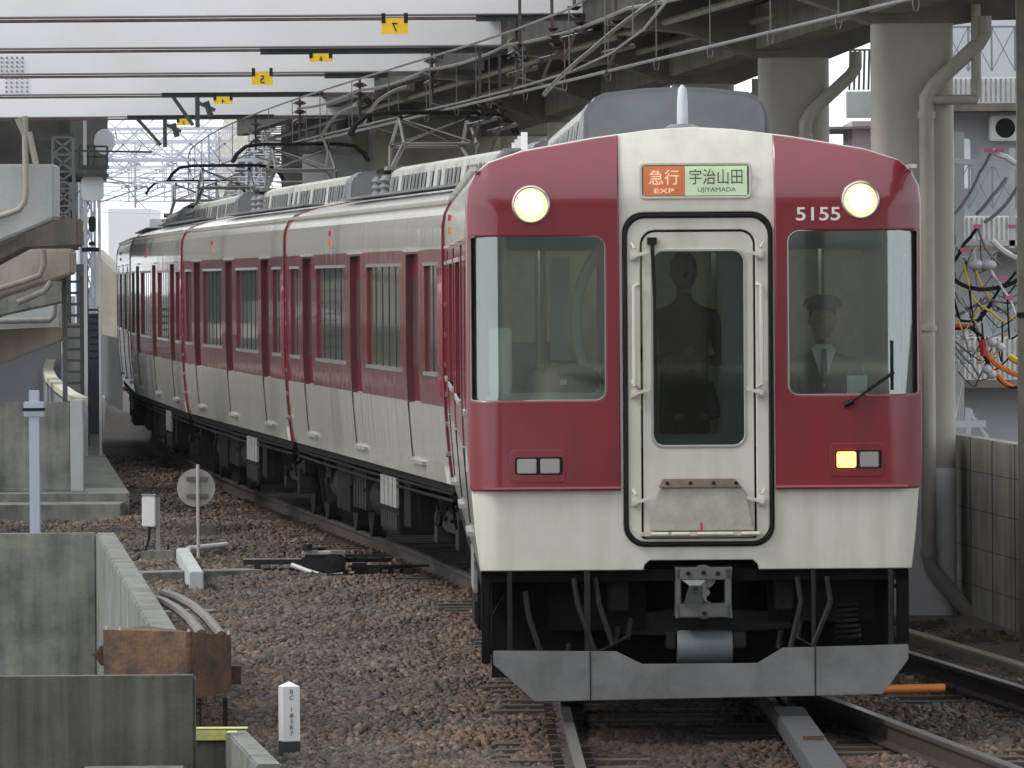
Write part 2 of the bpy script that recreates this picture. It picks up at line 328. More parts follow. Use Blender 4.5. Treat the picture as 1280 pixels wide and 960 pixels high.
# loose ballast stones (nobody could count them)
def stones(name, regs, sz, mt):
    P = []
    for (ya, yb, fa, fb, dens) in regs:
        area = 0; n = int((yb-ya)*dens*abs(fb((ya+yb)/2)-fa((ya+yb)/2)))
        y = np.random.uniform(ya, yb, n); u = np.random.uniform(0, 1, n)
        x = np.array([fa(q)+(fb(q)-fa(q))*w for q, w in zip(y, u)]); P.append(np.stack([x, y], 1))
    P = np.concatenate(P); N = len(P); TX = np.array([tx(q) for q in P[:, 1]])
    base = np.array([(-1,-1,-1),(1,-1,-1),(1,1,-1),(-1,1,-1),(-1,-1,1),(1,-1,1),(1,1,1),(-1,1,1)], float)*.5
    V = base[None]*np.random.uniform(.55, 1.25, (N, 8, 3)); s = sz*np.exp(np.random.normal(-.18, .28, (N, 1, 1))).clip(.45, 1.7); V = V*s*np.array([1.15, 1.15, .75])
    q = np.random.normal(size=(N, 4)); q[:, 1:3] *= .6; q /= np.linalg.norm(q, axis=1)[:, None]; w, x, y, z = q.T
    Rm = np.stack([1-2*(y*y+z*z), 2*(x*y-z*w), 2*(x*z+y*w), 2*(x*y+z*w), 1-2*(x*x+z*z), 2*(y*z-x*w), 2*(x*z-y*w), 2*(y*z+x*w), 1-2*(x*x+y*y)], 1).reshape(N, 3, 3)
    V = np.einsum('nij,nkj->nki', Rm, V)
    zz = GZ+.012+.025*np.sin(P[:, 0]*2.1+P[:, 1]*.9)+.02*np.sin(P[:, 0]*5.3-P[:, 1]*1.7)+np.random.uniform(-.01, .018, N)
    V += np.concatenate([P, zz[:, None]], 1)[:, None, :]
    Fq = np.array([(0,3,2,1),(4,5,6,7),(0,1,5,4),(1,2,6,5),(2,3,7,6),(3,0,4,7)])
    FF = (Fq[None]+8*np.arange(N)[:, None, None]).reshape(-1)
    me = bpy.data.meshes.new(name); me.vertices.add(8*N); me.vertices.foreach_set('co', V.ravel().astype(np.float32))
    me.loops.add(24*N); me.loops.foreach_set('vertex_index', FF.astype(np.int32)); me.polygons.add(6*N)
    me.polygons.foreach_set('loop_start', np.arange(0, 24*N, 4, dtype=np.int32)); me.update(calc_edges=True)
    att = me.color_attributes.new('tint', 'FLOAT_COLOR', 'POINT'); k = np.random.beta(2.2, 4.6, N)
    c1 = np.array([.045, .034, .026]); c2 = np.array([.265, .205, .155]); cc = c1+(c2-c1)*k[:, None]
    blu = np.random.rand(N) < .18; cc[blu] = cc[blu].mean(1)[:, None]*np.array([1, .98, .95])
    dr = np.abs(P[:, 0]-TX); oil = np.clip(1.15-dr, 0, .6)/.6; cc *= (1-.62*oil)[:, None]; cc[:, 0] *= 1+.25*np.clip(1.9-dr, 0, 1); cc[:, 2] *= 1-.12*np.clip(1.9-dr, 0, 1)
    big = np.sin(P[:, 0]*1.7+2*np.sin(P[:, 1]*.33))*np.sin(P[:, 1]*.61+P[:, 0]*.9); cc *= (1+.16*big)[:, None]; cc = np.concatenate([cc, np.ones((N, 1))], 1)
    att.data.foreach_set('color', np.repeat(cc, 8, 0).ravel().astype(np.float32)); me.materials.append(mt)
    o = bpy.data.objects.new(name, me); C.objects.link(o); return o
stm = bpy.data.materials.new('ballast_stone'); stm.use_nodes = True; t = stm.node_tree; b = t.nodes['Principled BSDF']; b.inputs['Roughness'].default_value = .9
ca = t.nodes.new('ShaderNodeVertexColor'); ca.layer_name = 'tint'
tc = t.nodes.new('ShaderNodeTexCoord'); n = t.nodes.new('ShaderNodeTexNoise'); n.inputs['Scale'].default_value = .7; n.inputs['Detail'].default_value = 5; t.links.new(tc.outputs['Object'], n.inputs['Vector'])
cr = t.nodes.new('ShaderNodeValToRGB'); cr.color_ramp.elements[0].position = .4; cr.color_ramp.elements[1].position = .62; cr.color_ramp.elements[0].color = (.72, .76, .84, 1); cr.color_ramp.elements[1].color = (1.0, .93, .86, 1); t.links.new(n.outputs['Fac'], cr.inputs[0])
g = t.nodes.new('ShaderNodeMix'); g.data_type = 'RGBA'; g.blend_type = 'MULTIPLY'; g.inputs['Factor'].default_value = 1
t.links.new(ca.outputs[0], g.inputs['A']); t.links.new(cr.outputs[0], g.inputs['B']); t.links.new(g.outputs['Result'], b.inputs['Base Color'])
tag(stones('ballast_stones', [
    (43, 60, lambda y: WALLX(y)+.02, lambda y: tx(y)+.9, 1150),
    (60, 80, lambda y: WALLX(y)+.02 if y < 70.4 else -4.6, lambda y: tx(y)-.4, 760),
    (80, 96, lambda y: -6.6, lambda y: tx(y)-.5, 330),
    (96, 130, lambda y: tx(y)-2.6, lambda y: tx(y)-.6, 170),
    (43, 66, lambda y: tx(y)+.5, lambda y: diag(y)+2.3, 800)], .040, stm),
    'brown and grey crushed stone ballast covering the ground between the tracks', 'gravel', kind='stuff')
# ------------------------------------------------------------------ tracks
def rail_part(parent, fx, off, y0, y1, step=1.5):
    prof = [(-.065,-.152),(.065,-.152),(.065,-.14),(.012,-.125),(.012,-.035),(.035,-.025),(.035,-.004),(.028,0),(-.028,0),(-.035,-.004),(-.035,-.025),(-.012,-.035),(-.012,-.125),(-.065,-.14)]
    N = int((y1-y0)/step); n = len(prof); m = MB(); top = MB()
    for i in range(N+1):
        y = y0+(y1-y0)*i/N; x = fx(y)+off
        for p in prof: m.v.append((x+p[0], y, p[1]))
        for p in ((-.030, .003), (.030, .003), (.030, -.002), (-.030, -.002)): top.v.append((x+p[0], y, p[1]))
    for i in range(N):
        for k in range(n): m.f.append((i*n+k, i*n+(k+1)%n, (i+1)*n+(k+1)%n, (i+1)*n+k))
        for k in range(4): top.f.append((i*4+k, i*4+(k+1)%4, (i+1)*4+(k+1)%4, (i+1)*4+k))
    r = m.build('rail', rust, parent); top.build('rail_head', steel, r)
tr = thing('railway_track', 'curved track under the red and cream train', 'railway track')
rail_part(tr, tx, -.717, 36, 240); rail_part(tr, tx, .717, 36, 240)
sl = MB().box(-1.2, 1.2, -.11, .11, -.30, -.155).build('sleeper', woodm, tr, bev=.008)
def put_sleepers(par, fx, y0, n, sp, proto):
    for i in range(n):
        o = proto if i == 0 else proto.copy()
        if i: C.objects.link(o); o.parent = par
        y = y0+i*sp; o.location = (fx(y)+random.uniform(-.03, .03), y, random.uniform(-.006, .004)); o.rotation_euler = (0, 0, -math.atan(fx(y+.5)-fx(y-.5)))
put_sleepers(tr, tx, 42.3, 98, .62, sl)
for yy in (45, 47.2):      # rail fastening clips on near rail
    pass
m = MB()
for i in range(98):
    y = 42.3+i*.62
    for s in (-.717, .717):
        for q in (-.09, .09): m.box(tx(y)+s+q-.03, tx(y)+s+q+.03, y-.05, y+.05, -.15, -.11)
tag(m.build('rail_clips', rust, tr), kind='stuff')
t2 = thing('railway_track', 'straight track at right with shiny rails running past the train', 'railway track')
rail_part(t2, diag, -.717, 36, 72); rail_part(t2, diag, .717, 36, 72)
s2 = MB().box(-1.2, 1.2, -.11, .11, -.31, -.165).build('sleeper', woodm, t2, bev=.008)
put_sleepers(t2, diag, 42, 48, .62, s2)
# check rail and grey box girder inside the near rail, orange rod
m = MB()
for a, c in zip(range(42, 56), range(43, 57)): m.bar((tx(a)+.62, a, -.05), (tx(c)+.62, c, -.05), .05, .12)
tag(m.build('check_rail', rust), 'worn check rail running close inside the right hand rail of the train track', 'check rail')
cb = thing('cable_duct', 'grey steel cable duct with rusty open end lying between the rails', 'cable duct')
M0 = MB(); a = gnd(985, 893, -.02); c = gnd(1040, 975, -.02)
M0.bar(a, c, .2, .1); M0.build('duct_cover', mat('duct_grey', (.05, .052, .055), .75, noise=.3, nscale=8), cb, bev=.008)
a2 = gnd(1030, 925, .03); MB().bar(a2, a2+Vector((-.12, .02, 0)), .04, .05).build('rusty_end', rusty, cb)
m = MB(); p = gnd(1100, 862, -.03); q = gnd(1180, 860, -.03); m.tube([p, q], .03, 10)
rd = thing('point_rod', 'orange point rod lying across the right hand track', 'rod'); m.build('rod', orangep, rd, smooth=True)
MB().tube([q, q+(q-p)*.18], .02, 10).build('rod_tip', dmetal, rd, smooth=True)
# ------------------------------------------------------------------ cars
HALF = [(1.325,.93),(1.352,1.15),(1.378,1.45),(1.392,1.7),(1.40,1.98),(1.40,3.18),(1.385,3.28),(1.34,3.37),(1.26,3.44),(1.05,3.51),(.6,3.59),(.25,3.635),(0,3.65)]
def wx(z):
    for (x0, z0), (x1, z1) in zip(HALF[:-1], HALF[1:]):
        if z <= z1: return x0+(x1-x0)*(z-z0)/(z1-z0)
    return 0
DOORS = (3.1, 9.5, 15.9)
def recess(z, dp):
    return wx(z)-dp if z > 1.6 or dp < .04 else wx(z)-.008
def side_shell(m, s, L, y0, doors, wins, jm=None):
    zs = sorted({.93, 1.10, 1.15, 1.45, 1.6, 1.604, 1.7, 1.90, 1.98, 2.84, 2.95, 3.0, 3.18, 3.28})
    holes = [(d-.65, d+.65, 1.10, 2.95) for d in doors]+[(a, b, 1.90, 2.84) for a, b in wins]
    ysl = sorted({y0, L}|{h[0] for h in holes}|{h[1] for h in holes})
    for ya, yb in zip(ysl[:-1], ysl[1:]):
        for za, zb in zip(zs[:-1], zs[1:]):
            ym = (ya+yb)/2; zm = (za+zb)/2
            if any(h[0] < ym < h[1] and h[2] < zm < h[3] for h in holes): continue
            m.add([(s*wx(za), ya, za), (s*wx(za), yb, za), (s*wx(zb), yb, zb), (s*wx(zb), ya, zb)], [(0,1,2,3)])
    for h in holes:
        dp = .065 if h[2] < 1.5 else .035
        zz = [z for z in zs if h[2] <= z <= h[3]]
        for za, zb in zip(zz[:-1], zz[1:]):
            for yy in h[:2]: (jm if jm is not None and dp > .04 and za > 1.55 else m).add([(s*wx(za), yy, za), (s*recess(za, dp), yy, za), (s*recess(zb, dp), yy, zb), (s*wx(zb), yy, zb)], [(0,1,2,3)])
        for z in h[2:]: m.add([(s*wx(z), h[0], z), (s*wx(z), h[1], z), (s*recess(z, dp), h[1], z), (s*recess(z, dp), h[0], z)], [(0,1,2,3)])
def roof_shell(m, y0, L):
    top = [p for p in HALF if p[1] >= 3.28]; full = [(-x, z) for x, z in top]+[(x, z) for x, z in top[::-1][1:]]
    for (a, za), (b_, zb) in zip(full[:-1], full[1:]): m.add([(a, y0, za), (b_, y0, zb), (b_, L, zb), (a, L, za)], [(0,1,2,3)])
def end_wall(m, y):
    full = [(-x, z) for x, z in HALF]+[(x, z) for x, z in HALF[::-1][1:]]
    m.add([(x, y, z) for x, z in full], [tuple(range(len(full)))])
def bogie(par, y):
    b = MB()
    for s in (-1, 1):
        b.prism([(y-1.5, .55), (y-.6, .42), (y+.6, .42), (y+1.5, .55), (y+1.5, .72), (y+.5, .62), (y-.5, .62), (y-1.5, .72)], s*1.02-.06, s*1.02+.06, 'x')
        b.box(s*1.0-.05, s*1.0+.09, y-.25, y+.25, .62, .95)
        for q in (-1.05, 1.05): b.box(s*1.02-.1, s*1.02+.1, y+q-.16, y+q+.16, .30, .58)
    b.box(-1, 1, y-.25, y+.25, .5, .75)
    bo = b.build('bogie', gmetal, par, bev=.01)
    for q in (-1.05, 1.05):
        w = MB()
        for s in (-1, 1):
            w.tube([(s*.68, y+q, .43), (s*.80, y+q, .43)], .43, 28); w.tube([(s*.655, y+q, .43), (s*.69, y+q, .43)], .455, 28)
        w.tube([(-.95, y+q, .43), (.95, y+q, .43)], .08, 12); w.build('wheelset', gmetal, bo, smooth=True)
    for q in (-.35, .35):
        for s in (-1, 1):
            sp = MB(); pts = [(s*1.02+.09*math.cos(a*.9), y+q+.09*math.sin(a*.9), .50+.012*a) for a in range(0, 32)]
            sp.tube(pts, .018, 6).build('coil_spring', dmetal, bo, smooth=True)
def pantograph(par, y, zb=3.66):
    b = MB(); b.bar((-.55, y-.5, zb+.22), (-.55, y+.5, zb+.22), .05); b.bar((.55, y-.5, zb+.22), (.55, y+.5, zb+.22), .05)
    b.bar((-.55, y-.5, zb+.22), (.55, y-.5, zb+.22), .05); b.bar((-.55, y+.5, zb+.22), (.55, y+.5, zb+.22), .05)
    base = b.build('pantograph', dmetal, par)
    f = MB(); zk = zb+.50; zt = 4.44
    for s in (-1, 1):
        for e in (-1, 1):
            f.tube([(s*.46, y+e*.12, zb+.25), (s*.39, y+e*.85, zk)], .026, 6); f.tube([(s*.39, y+e*.85, zk), (s*.37, y+e*.06, zt)], .020, 6)
    for e in (-1, 1):
        f.tube([(-.39, y+e*.85, zk), (.39, y+e*.85, zk)], .016, 6)
        f.tube([(-.39, y+e*.85, zk), (.36, y+e*.06, zt)], .010, 5); f.tube([(.39, y+e*.85, zk), (-.36, y+e*.06, zt)], .010, 5)
    f.build('pantograph_arm', mat('pantograph_grey', (.16, .15, .14), .3, .7), base)
    h = MB()
    for e in (-.14, .14):
        h.tube([(-.9, y+e, zt-.17), (-.84, y+e, zt-.06), (-.72, y+e, zt+.04), (-.5, y+e, zt+.07), (.5, y+e, zt+.07), (.72, y+e, zt+.04), (.84, y+e, zt-.06), (.9, y+e, zt-.17)], .022, 6)
    h.bar((-.36, y-.16, zt+.02), (-.36, y+.16, zt+.02), .03); h.bar((.36, y-.16, zt+.02), (.36, y+.16, zt+.02), .03)
    h.build('contact_shoe', dmetal, base)
    for sx in (-.55, .55):
        for sy in (-.5, .5):
            i = MB(); 
            for k in range(3): i.tube([(sx, y+sy, zb-.02+.07*k), (sx, y+sy, zb+.03+.07*k)], [.085, .045], 10)
            i.build('insulator', mat('grey_insulator', (.16, .17, .17), .35), base, smooth=True)
def roof_gear(par, y0, y1, panto):
    hw = .60; prof = [(-hw, 3.55), (-hw+.04, 3.86), (-hw+.14, 3.905), (0, 3.93), (hw-.14, 3.905), (hw-.04, 3.86), (hw, 3.55)]
    ac = MB().prism(prof, y0+.9, y1).build('air_conditioner', acg, par, bev=.01)
    lv = MB(); y = y0+1.1
    while y < y1-.4:
        for s in (-1, 1):
            lv.add([(s*(hw+.012-.008), y, 3.62), (s*(hw+.012-.008), y+.30, 3.62), (s*(hw-.024), y+.30, 3.80), (s*(hw-.024), y, 3.80)], [(0,1,2,3)])
        y += random.choice((.42, .42, .8))
    _ = lv.build('louver', mat('louver_dark', (.13, .14, .14), .6), ac)
    rb = MB(); y = y0+.95
    while y < y1:
        for s in (-1, 1): rb.add([(s*(hw+.02), y, 3.56), (s*(hw+.02), y+.04, 3.56), (s*(hw-.02), y+.04, 3.86), (s*(hw-.02), y, 3.86)], [(0,1,2,3)])
        y += 1.2
    rb.build('rib', acg, ac)
    hd = MB(); pf = [(-.61, 3.52), (-.60, 3.80), (-.555, 3.885), (-.47, 3.925), (-.2, 3.955), (0, 3.96), (.2, 3.955), (.47, 3.925), (.555, 3.885), (.60, 3.80), (.61, 3.52)]
    hd.prism(pf, y0, y0+.9); hd.build('air_conditioner_hood', roofg, par, smooth=True, bev=.03)
    wk = MB(); 
    for s in (-1, 1): wk.box(s*1.0-.12, s*1.0+.12, y0+.3, y1, 3.555, 3.575)
    wk.build('roof_walkway', roofg, par)
    if panto:
        pantograph(par, y1+1.35)
        ar = MB()
        for k in range(4): ar.tube([(-.45, y1+.35, 3.60+.07*k), (-.45, y1+.35, 3.65+.07*k)], [.12, .06], 12)
        for k in range(4): ar.tube([(.35, y1+.35, 3.60+.07*k), (.35, y1+.35, 3.65+.07*k)], [.12, .06], 12)
        ar.box(-.6, .5, y1+.15, y1+.55, 3.88, 3.92)
        ar.build('lightning_arrester', mat('grey_insulator', (.16, .17, .17), .35), par, smooth=True)
def side_bits(par, s, doors, wins, L):
    for d in doors:
        dp = .063; m = MB(); zs = [1.10, 1.15, 1.45, 1.6, 1.7, 2.95]
        zs = [1.10, 1.15, 1.45, 1.6, 1.604, 1.7, 1.98, 2.95]
        for za, zb in zip(zs[:-1], zs[1:]): m.add([(s*recess(za, dp), d-.65, za), (s*recess(za, dp), d+.65, za), (s*recess(zb, dp), d+.65, zb), (s*recess(zb, dp), d-.65, zb)], [(0,1,2,3)])
        do = m.build('door', LIV, par)
        sl_ = MB().bar((s*(wx(1.1)-.002), d+.655, 1.10), (s*(wx(1.6)-.002), d+.655, 1.60), .012, .022); sl_.build('door_seal', black, do)
        g = MB()
        for q in (-.32, .32): g.box(*sorted((s*(1.40-.061), s*(1.40-.056))), d+q-.2, d+q+.2, 1.92, 2.72)
        g.build('door_window', sideglass, do)
        MB().box(*sorted((s*1.33, s*1.375)), d-.66, d+.66, 1.05, 1.08).build('door_step', lgrey, par)
        MB().box(*sorted((s*1.40, s*1.425)), d-.68, d+.68, 2.97, 2.99).build('door_gutter', cream, par)
    for a, b_ in wins:
        x0 = s*(1.40-.033)
        w = MB().box(*sorted((x0, x0+s*.004)), a, b_, 1.90, 2.84).build('window', sideglass, par)
        fr = MB(); n = 5 if b_-a > 3 else (2 if b_-a > 1 else 1)
        for k in range(n+1):
            yy = a+(b_-a)*k/n; yy = min(max(yy, a+.03), b_-.03); fr.box(*sorted((s*1.368, s*1.376)), yy-.03, yy+.03, 1.90, 2.84)
        fr.build('window_mullion', blackg, w)
        f2 = MB()
        f2.box(*sorted((s*1.37, s*1.412)), a-.03, b_+.03, 1.865, 1.90); f2.box(*sorted((s*1.37, s*1.412)), a-.03, b_+.03, 2.84, 2.87)
        f2.build('window_frame', silver, w)
    for q, mm in ((3.10, redp), (3.00, orangep)):
        MB().box(*sorted((s*1.395, s*1.418)), 12.6, 12.68, q-.02+.09, q+.03+.09).build('side_lamp', mm, par)
    nb = MB()
    for k in range(4): nb.box(*sorted((s*1.388, s*1.397)), 9.9+k*1.4/4+1.1, 9.9+k*1.4/4+1.3, 1.36, 1.45)
    gl = MB(); gl.bar((s*1.425, 2.2, 3.42), (s*1.425, 2.2, 3.0), .02)
    MB().box(*sorted((s*1.33, s*1.37)), .05, L-.05, 3.385, 3.41).build('gutter', cream, par)
def underfloor(par, L, seed):
    rnd = random.Random(seed)
    MB().box(-1.30, 1.30, .1, L-.1, .86, .935).build('underframe', dmetal, par)
    bogie(par, 2.9); bogie(par, L-2.9)
    MB().box(-.5, .5, 5.0, L-5, .30, .88).build('equipment_case', dmetal, par)
    for s in (-1, 1):
        b = MB(); 
        b.box(*sorted((s*.75, s*1.28)), 6.0, 7.9, .30, .86); b.box(*sorted((s*.75, s*1.25)), 12.2, 13.9, .34, .86)
        b.box(*sorted((s*.75, s*1.26)), 5.0, 5.7, .40, .86)
        bb = b.build('equipment_box', dmetal, par, bev=.01)
        v = MB()
        for k in range(4): v.box(*sorted((s*1.28, s*1.305)), 6.06+k*.46, 6.06+k*.46+.36, .56, .84)
        v.build('box_cover', lgrey, bb)
        v = MB()
        for k in range(7): v.box(*sorted((s*1.28, s*1.30)), 6.06+k*.26, 6.06+k*.26+.19, .34, .50)
        v.build('box_vent', gmetal, bb)
        MB().tube([(s*1.0, 8.4, .56), (s*1.0, 9.9, .56)], .24, 16).build('air_tank', dmetal, par, smooth=True)
        MB().tube([(s*1.0, 14.4, .56), (s*1.0, 15.3, .56)], .2, 16).build('air_tank', gmetal, par, smooth=True)
        rs = MB()
        for k in range(5): rs.box(*sorted((s*.9, s*1.25)), 10.2+k*.34, 10.2+k*.34+.2, .42, .80)
        rs.build('resistor_bank', gmetal, par)
        p = MB()
        for k in range(26):
            y = rnd.uniform(.5, L-.5); z = rnd.uniform(.3, .75); p.bar((s*rnd.uniform(1.05, 1.27), y, .88), (s*rnd.uniform(1.05, 1.27), y+rnd.uniform(-.12, .12), z), rnd.choice((.02, .03, .05)))
        for z in (.84, .78): p.tube([(s*1.29, .3, z), (s*1.29, L/2, z-.02), (s*1.29, L-.3, z)], .014, 6)
        p.build('brake_pipe', dmetal, par)
WINS = ((.65, 1.85), (4.4, 8.1), (10.9, 14.6), (17.15, 18.35))
def make_car(label, panto=True):
    L = 19.0; car = thing('railway_carriage', label, 'train carriage', group='coupled carriages of the red and cream train')
    m = MB()
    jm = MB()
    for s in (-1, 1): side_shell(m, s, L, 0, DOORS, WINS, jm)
    jm.build('door_jamb', mat('shaded_maroon', (.085, .012, .016), .6, noise=.3, nscale=5), car)  # shade of the door recess painted in as a darker maroon
    roof_shell(m, 0, L); end_wall(m, 0); end_wall(m, L); m.build('body', LIV, car, smooth=True, recalc=True)
    for s in (-1, 1): side_bits(car, s, DOORS, WINS, L)
    # gangway bellows and corner hand steps at the near end
    MB().prism(rrect(-.5, .5, 1.0, 3.1, .1), -.60, -.006).build('gangway_bellows', black, car)
    MB().prism([(-1.32, .95), (1.32, .95), (1.36, 3.2), (1.2, 3.40), (-1.2, 3.40), (-1.36, 3.2)], -.03, -.006).build('end_panel', black, car)
    for s in (-1, 1):
        cb_ = MB().tube([(s*1.27, -.09, 1.2), (s*1.27, -.09, 2.5)], .05, 8).build('jumper_cover', black, car)
        h = MB()
        for k in range(6): h.tube([(s*1.30, -.04, 1.2+.26*k), (s*1.30, -.13, 1.2+.26*k), (s*1.40, -.13, 1.2+.26*k)], .022, 6)
        h.build('corner_step', silver, car)
    for ya, yb in ((-.004, .06), (L-.06, L+.004)):
        F_ = [(-x, z) for x, z in HALF]+[(x, z) for x, z in HALF[::-1][1:]]; F2 = [(x*1.006, z+(.008 if z > 3.3 else 0)) for x, z in F_]; n = len(F2)
        MB().add([(x, ya, z) for x, z in F2]+[(x, yb, z) for x, z in F2], [(i, i+1, n+i+1, n+i) for i in range(n-1)]+[tuple(range(n))]).build('end_rim', maroon, car, smooth=True)
    roof_gear(car, .55, 14.9, panto); underfloor(car, L, 5)
    return car
def place(car, p, q):
    (x0, y0), (x1, y1) = p, q; car.location = (x0, y0, 0); car.rotation_euler = (0, 0, -math.atan2(x1-x0, y1-y0))
car2 = make_car('second carriage of the train, joined to the leading car, with the nearest raised pantograph')
P2 = [(.81, 68.9), (-1.10, 87.4), (-3.04, 106.6), (-4.62, 125.6), (-5.80, 144.7), (-6.65, 163.5)]
ends = [(.80, 68.9), (-1.13, 88.1), (-3.07, 107.3), (-4.68, 126.3), (-5.84, 145.4), (-6.7, 164.2)]
place(car2, ends[0], ends[1])
labs = ['third carriage of the train, with a pantograph above the white end step of its roof', 'fourth carriage of the train, seen at a narrow angle on the curve', 'fifth and farthest carriage of the train, where the curve bends out of sight']
for i in range(3):
    c = copy_tree(car2); c['label'] = labs[i]; place(c, ends[i+1], ends[i+2])
# ---- leading car
lead = thing('railway_carriage', 'leading carriage with lit headlights, maroon face and the number 5155', 'train carriage', (1.123, 48.5, 0), -math.atan2(-.30, 19.9), 'coupled carriages of the red and cream train')
L = 19.5
m = MB()
dl = (3.6, 9.9, 16.3); wl = ((5.0, 8.5), (11.3, 14.9), (17.6, 18.8))
for s in (-1, 1): side_shell(m, s, L, .14, dl, ((.9, 1.6),)+wl)
roof_shell(m, .26, L); end_wall(m, L)
m.build('body', LIV, lead, smooth=True)
for s in (-1, 1): side_bits(lead, s, dl, ((.9, 1.6),)+wl, L)
FULL = [(-x, z) for x, z in HALF]+[(x, z) for x, z in HALF[::-1][1:]]
def bend(me):
    bm = bmesh.new(); bm.from_mesh(me)
    for xx in (1.13, 1.185, 1.22, 1.27, 1.31, 1.34, 1.365, 1.385):
        for s in (-1, 1): bmesh.ops.bisect_plane(bm, geom=bm.verts[:]+bm.edges[:]+bm.faces[:], plane_co=(s*xx, 0, 0), plane_no=(1, 0, 0))
    for zz in (3.09, 3.135, 3.18, 3.25, 3.32, 3.38, 3.44, 3.49, 3.54, 3.59, 3.63):
        bmesh.ops.bisect_plane(bm, geom=bm.verts[:]+bm.edges[:]+bm.faces[:], plane_co=(0, 0, zz), plane_no=(0, 0, 1))
    for v in bm.verts:
        ax = max(0, abs(v.co.x)-1.2)/.2; az = max(0, v.co.z-3.15)/.5; edge = 0
        v.co.y += .12*ax**2.2+.22*az**2
    bmesh.ops.recalc_face_normals(bm, faces=bm.faces)
    bm.to_mesh(me); bm.free(); me.polygons.foreach_set('use_smooth', [True]*len(me.polygons)); me.set_sharp_from_angle(angle=R(30))
def X(px): return (px-869)/204
def Z(py): return (905-py)/204
# outline of whole face with the coupler notch
notch = [(-.325, .93), (-.315, .965), (-.285, .99), (.345, .99), (.375, .965), (.385, .93)]
out = [p for p in FULL]+[(x, z) for x, z in notch[::-1]]
out = [FULL[i] for i in range(len(FULL))]+notch[::-1]
door_open = rrect(X(779), X(967), Z(686), Z(268), .13, 8)
wl_hole = rrect(-1.372, X(757), Z(502), Z(297), (.02, .06, .07, .02)); wr_hole = rrect(X(986), 1.372, Z(497), Z(292), (.06, .02, .02, .07))
bigL = rrect(-1.380, X(770), 1.9, 3.02, .02); bigR = rrect(X(975), 1.380, 1.9, 3.04, .02)
sign_hole = rrect(X(804), X(938), Z(248), Z(209), .02)
plate('face_panel', out, [door_open, bigL, bigR, sign_hole], .045, .05, cream, lead, bev=.008, post=bend)
def roofz(x):
    x = abs(x)
    for (x0, z0), (x1, z1) in zip(HALF[5:-1], HALF[6:]):
        if x1 <= x <= x0: return z0+(z1-z0)*((x0-x)/(x0-x1))
    return 3.65
for side in (-1, 1):
    xi = X(775) if side < 0 else X(969); zb = Z(615)
    P = [(xi, zb), (xi, roofz(xi)-.006)]; n_ = 0
    for x, z in HALF[::-1]:
        if x > abs(xi)+.02 and z > 1.7: P.append((side*min(x, 1.397), z-(.006 if z > 3.3 else 0)))
    P += [(side*1.397, 1.7), (side*1.392, 1.46), (side*1.375, zb)]
    o = plate('red_panel', P, [wl_hole if side < 0 else wr_hole], .016, .045, maroon, lead, bev=.010, post=bend)
    # lower lip
    lp = MB(); a0, a1 = sorted((xi, side*1.30)); lp.tube([(a0, -.008, zb+.012), (a1, -.008, zb+.012)], .014, 8); lp.build('panel_lip', maroon, o, smooth=True)
    wh = wl_hole if side < 0 else wr_hole
    g = plate('windscreen', [(x*1.002, z) for x, z in wh], [], .034, .006, glass, lead, post=bend)
    xs = [p[0] for p in wh]; zs_ = [p[1] for p in wh]
    fr = MB(); pts = [(x, (.12*(max(0, abs(x)-1.2)/.2)**2.2)-.004, z) for x, z in wh]; fr.tube(pts+[pts[0]], .005, 6); fr.build('windscreen_frame', mat('dull_trim', (.30, .28, .27), .35, .6), g, smooth=True)
    # headlight
    hx, hz = (X(665), Z(257)) if side < 0 else (X(1077), Z(254))
    rr_ = .108; hy = .22*(max(0, hz-3.15)/.5)**2
    n = 40; ring = MB(); ring.tube([(hx+rr_*math.cos(2*math.pi*k/n), -.008+hy, hz+rr_*math.sin(2*math.pi*k/n)) for k in range(n+1)], .011, 8, cap=False)
    hl = MB().tube([(hx, .0, hz), (hx, -.012, hz), (hx, -.022, hz)], [.103, .098, .085], 40).build('headlight', mat('headlight_rim', (.75, .42, .2), .2, emis=(1, .50, .2), estr=2.2), lead, smooth=True)
    ring.build('headlight_ring', silver, hl, smooth=True)
    MB().tube([(hx, -.02, hz), (hx, -.030, hz)], [.090, .080], 36).build('headlight_lens', mat('headlight_outer', (1, .7, .4), .3, emis=(1, .60, .26), estr=1.5), hl, smooth=True)
    MB().tube([(hx, -.029, hz), (hx, -.036, hz), (hx, -.040, hz)], [.072, .060, .03], 36).build('headlight_core', lampw, hl, smooth=True)
    # tail lamp housing
    lx0, lx1, lz0, lz1 = (X(643), X(706), Z(594), Z(574)) if side < 0 else (X(1043), X(1105), Z(589), Z(568))
    rim = plate('tail_lamp', rrect(lx0-.03, lx1+.0, lz0-.05, lz1+.05, .03), [rrect(lx0, lx1-.015, lz0-.005, lz1+.005, .015)], -.008, .007, maroon, lead, bev=.002)
    MB().box(lx0, lx1-.015, -.008, -.0065, lz0-.005, lz1+.005).build('lamp_recess', black, rim)
    w_ = (lx1-lx0)/2
    for k in (0, 1):
        lit = (side > 0 and k == 0)
        a = lx0+.012+k*(w_-.012); MB().box(a, a+w_-.035, -.022, -.008, lz0+.004, lz1-.004).build('lamp_lens', lampy if lit else lensg, rim, bev=.005)
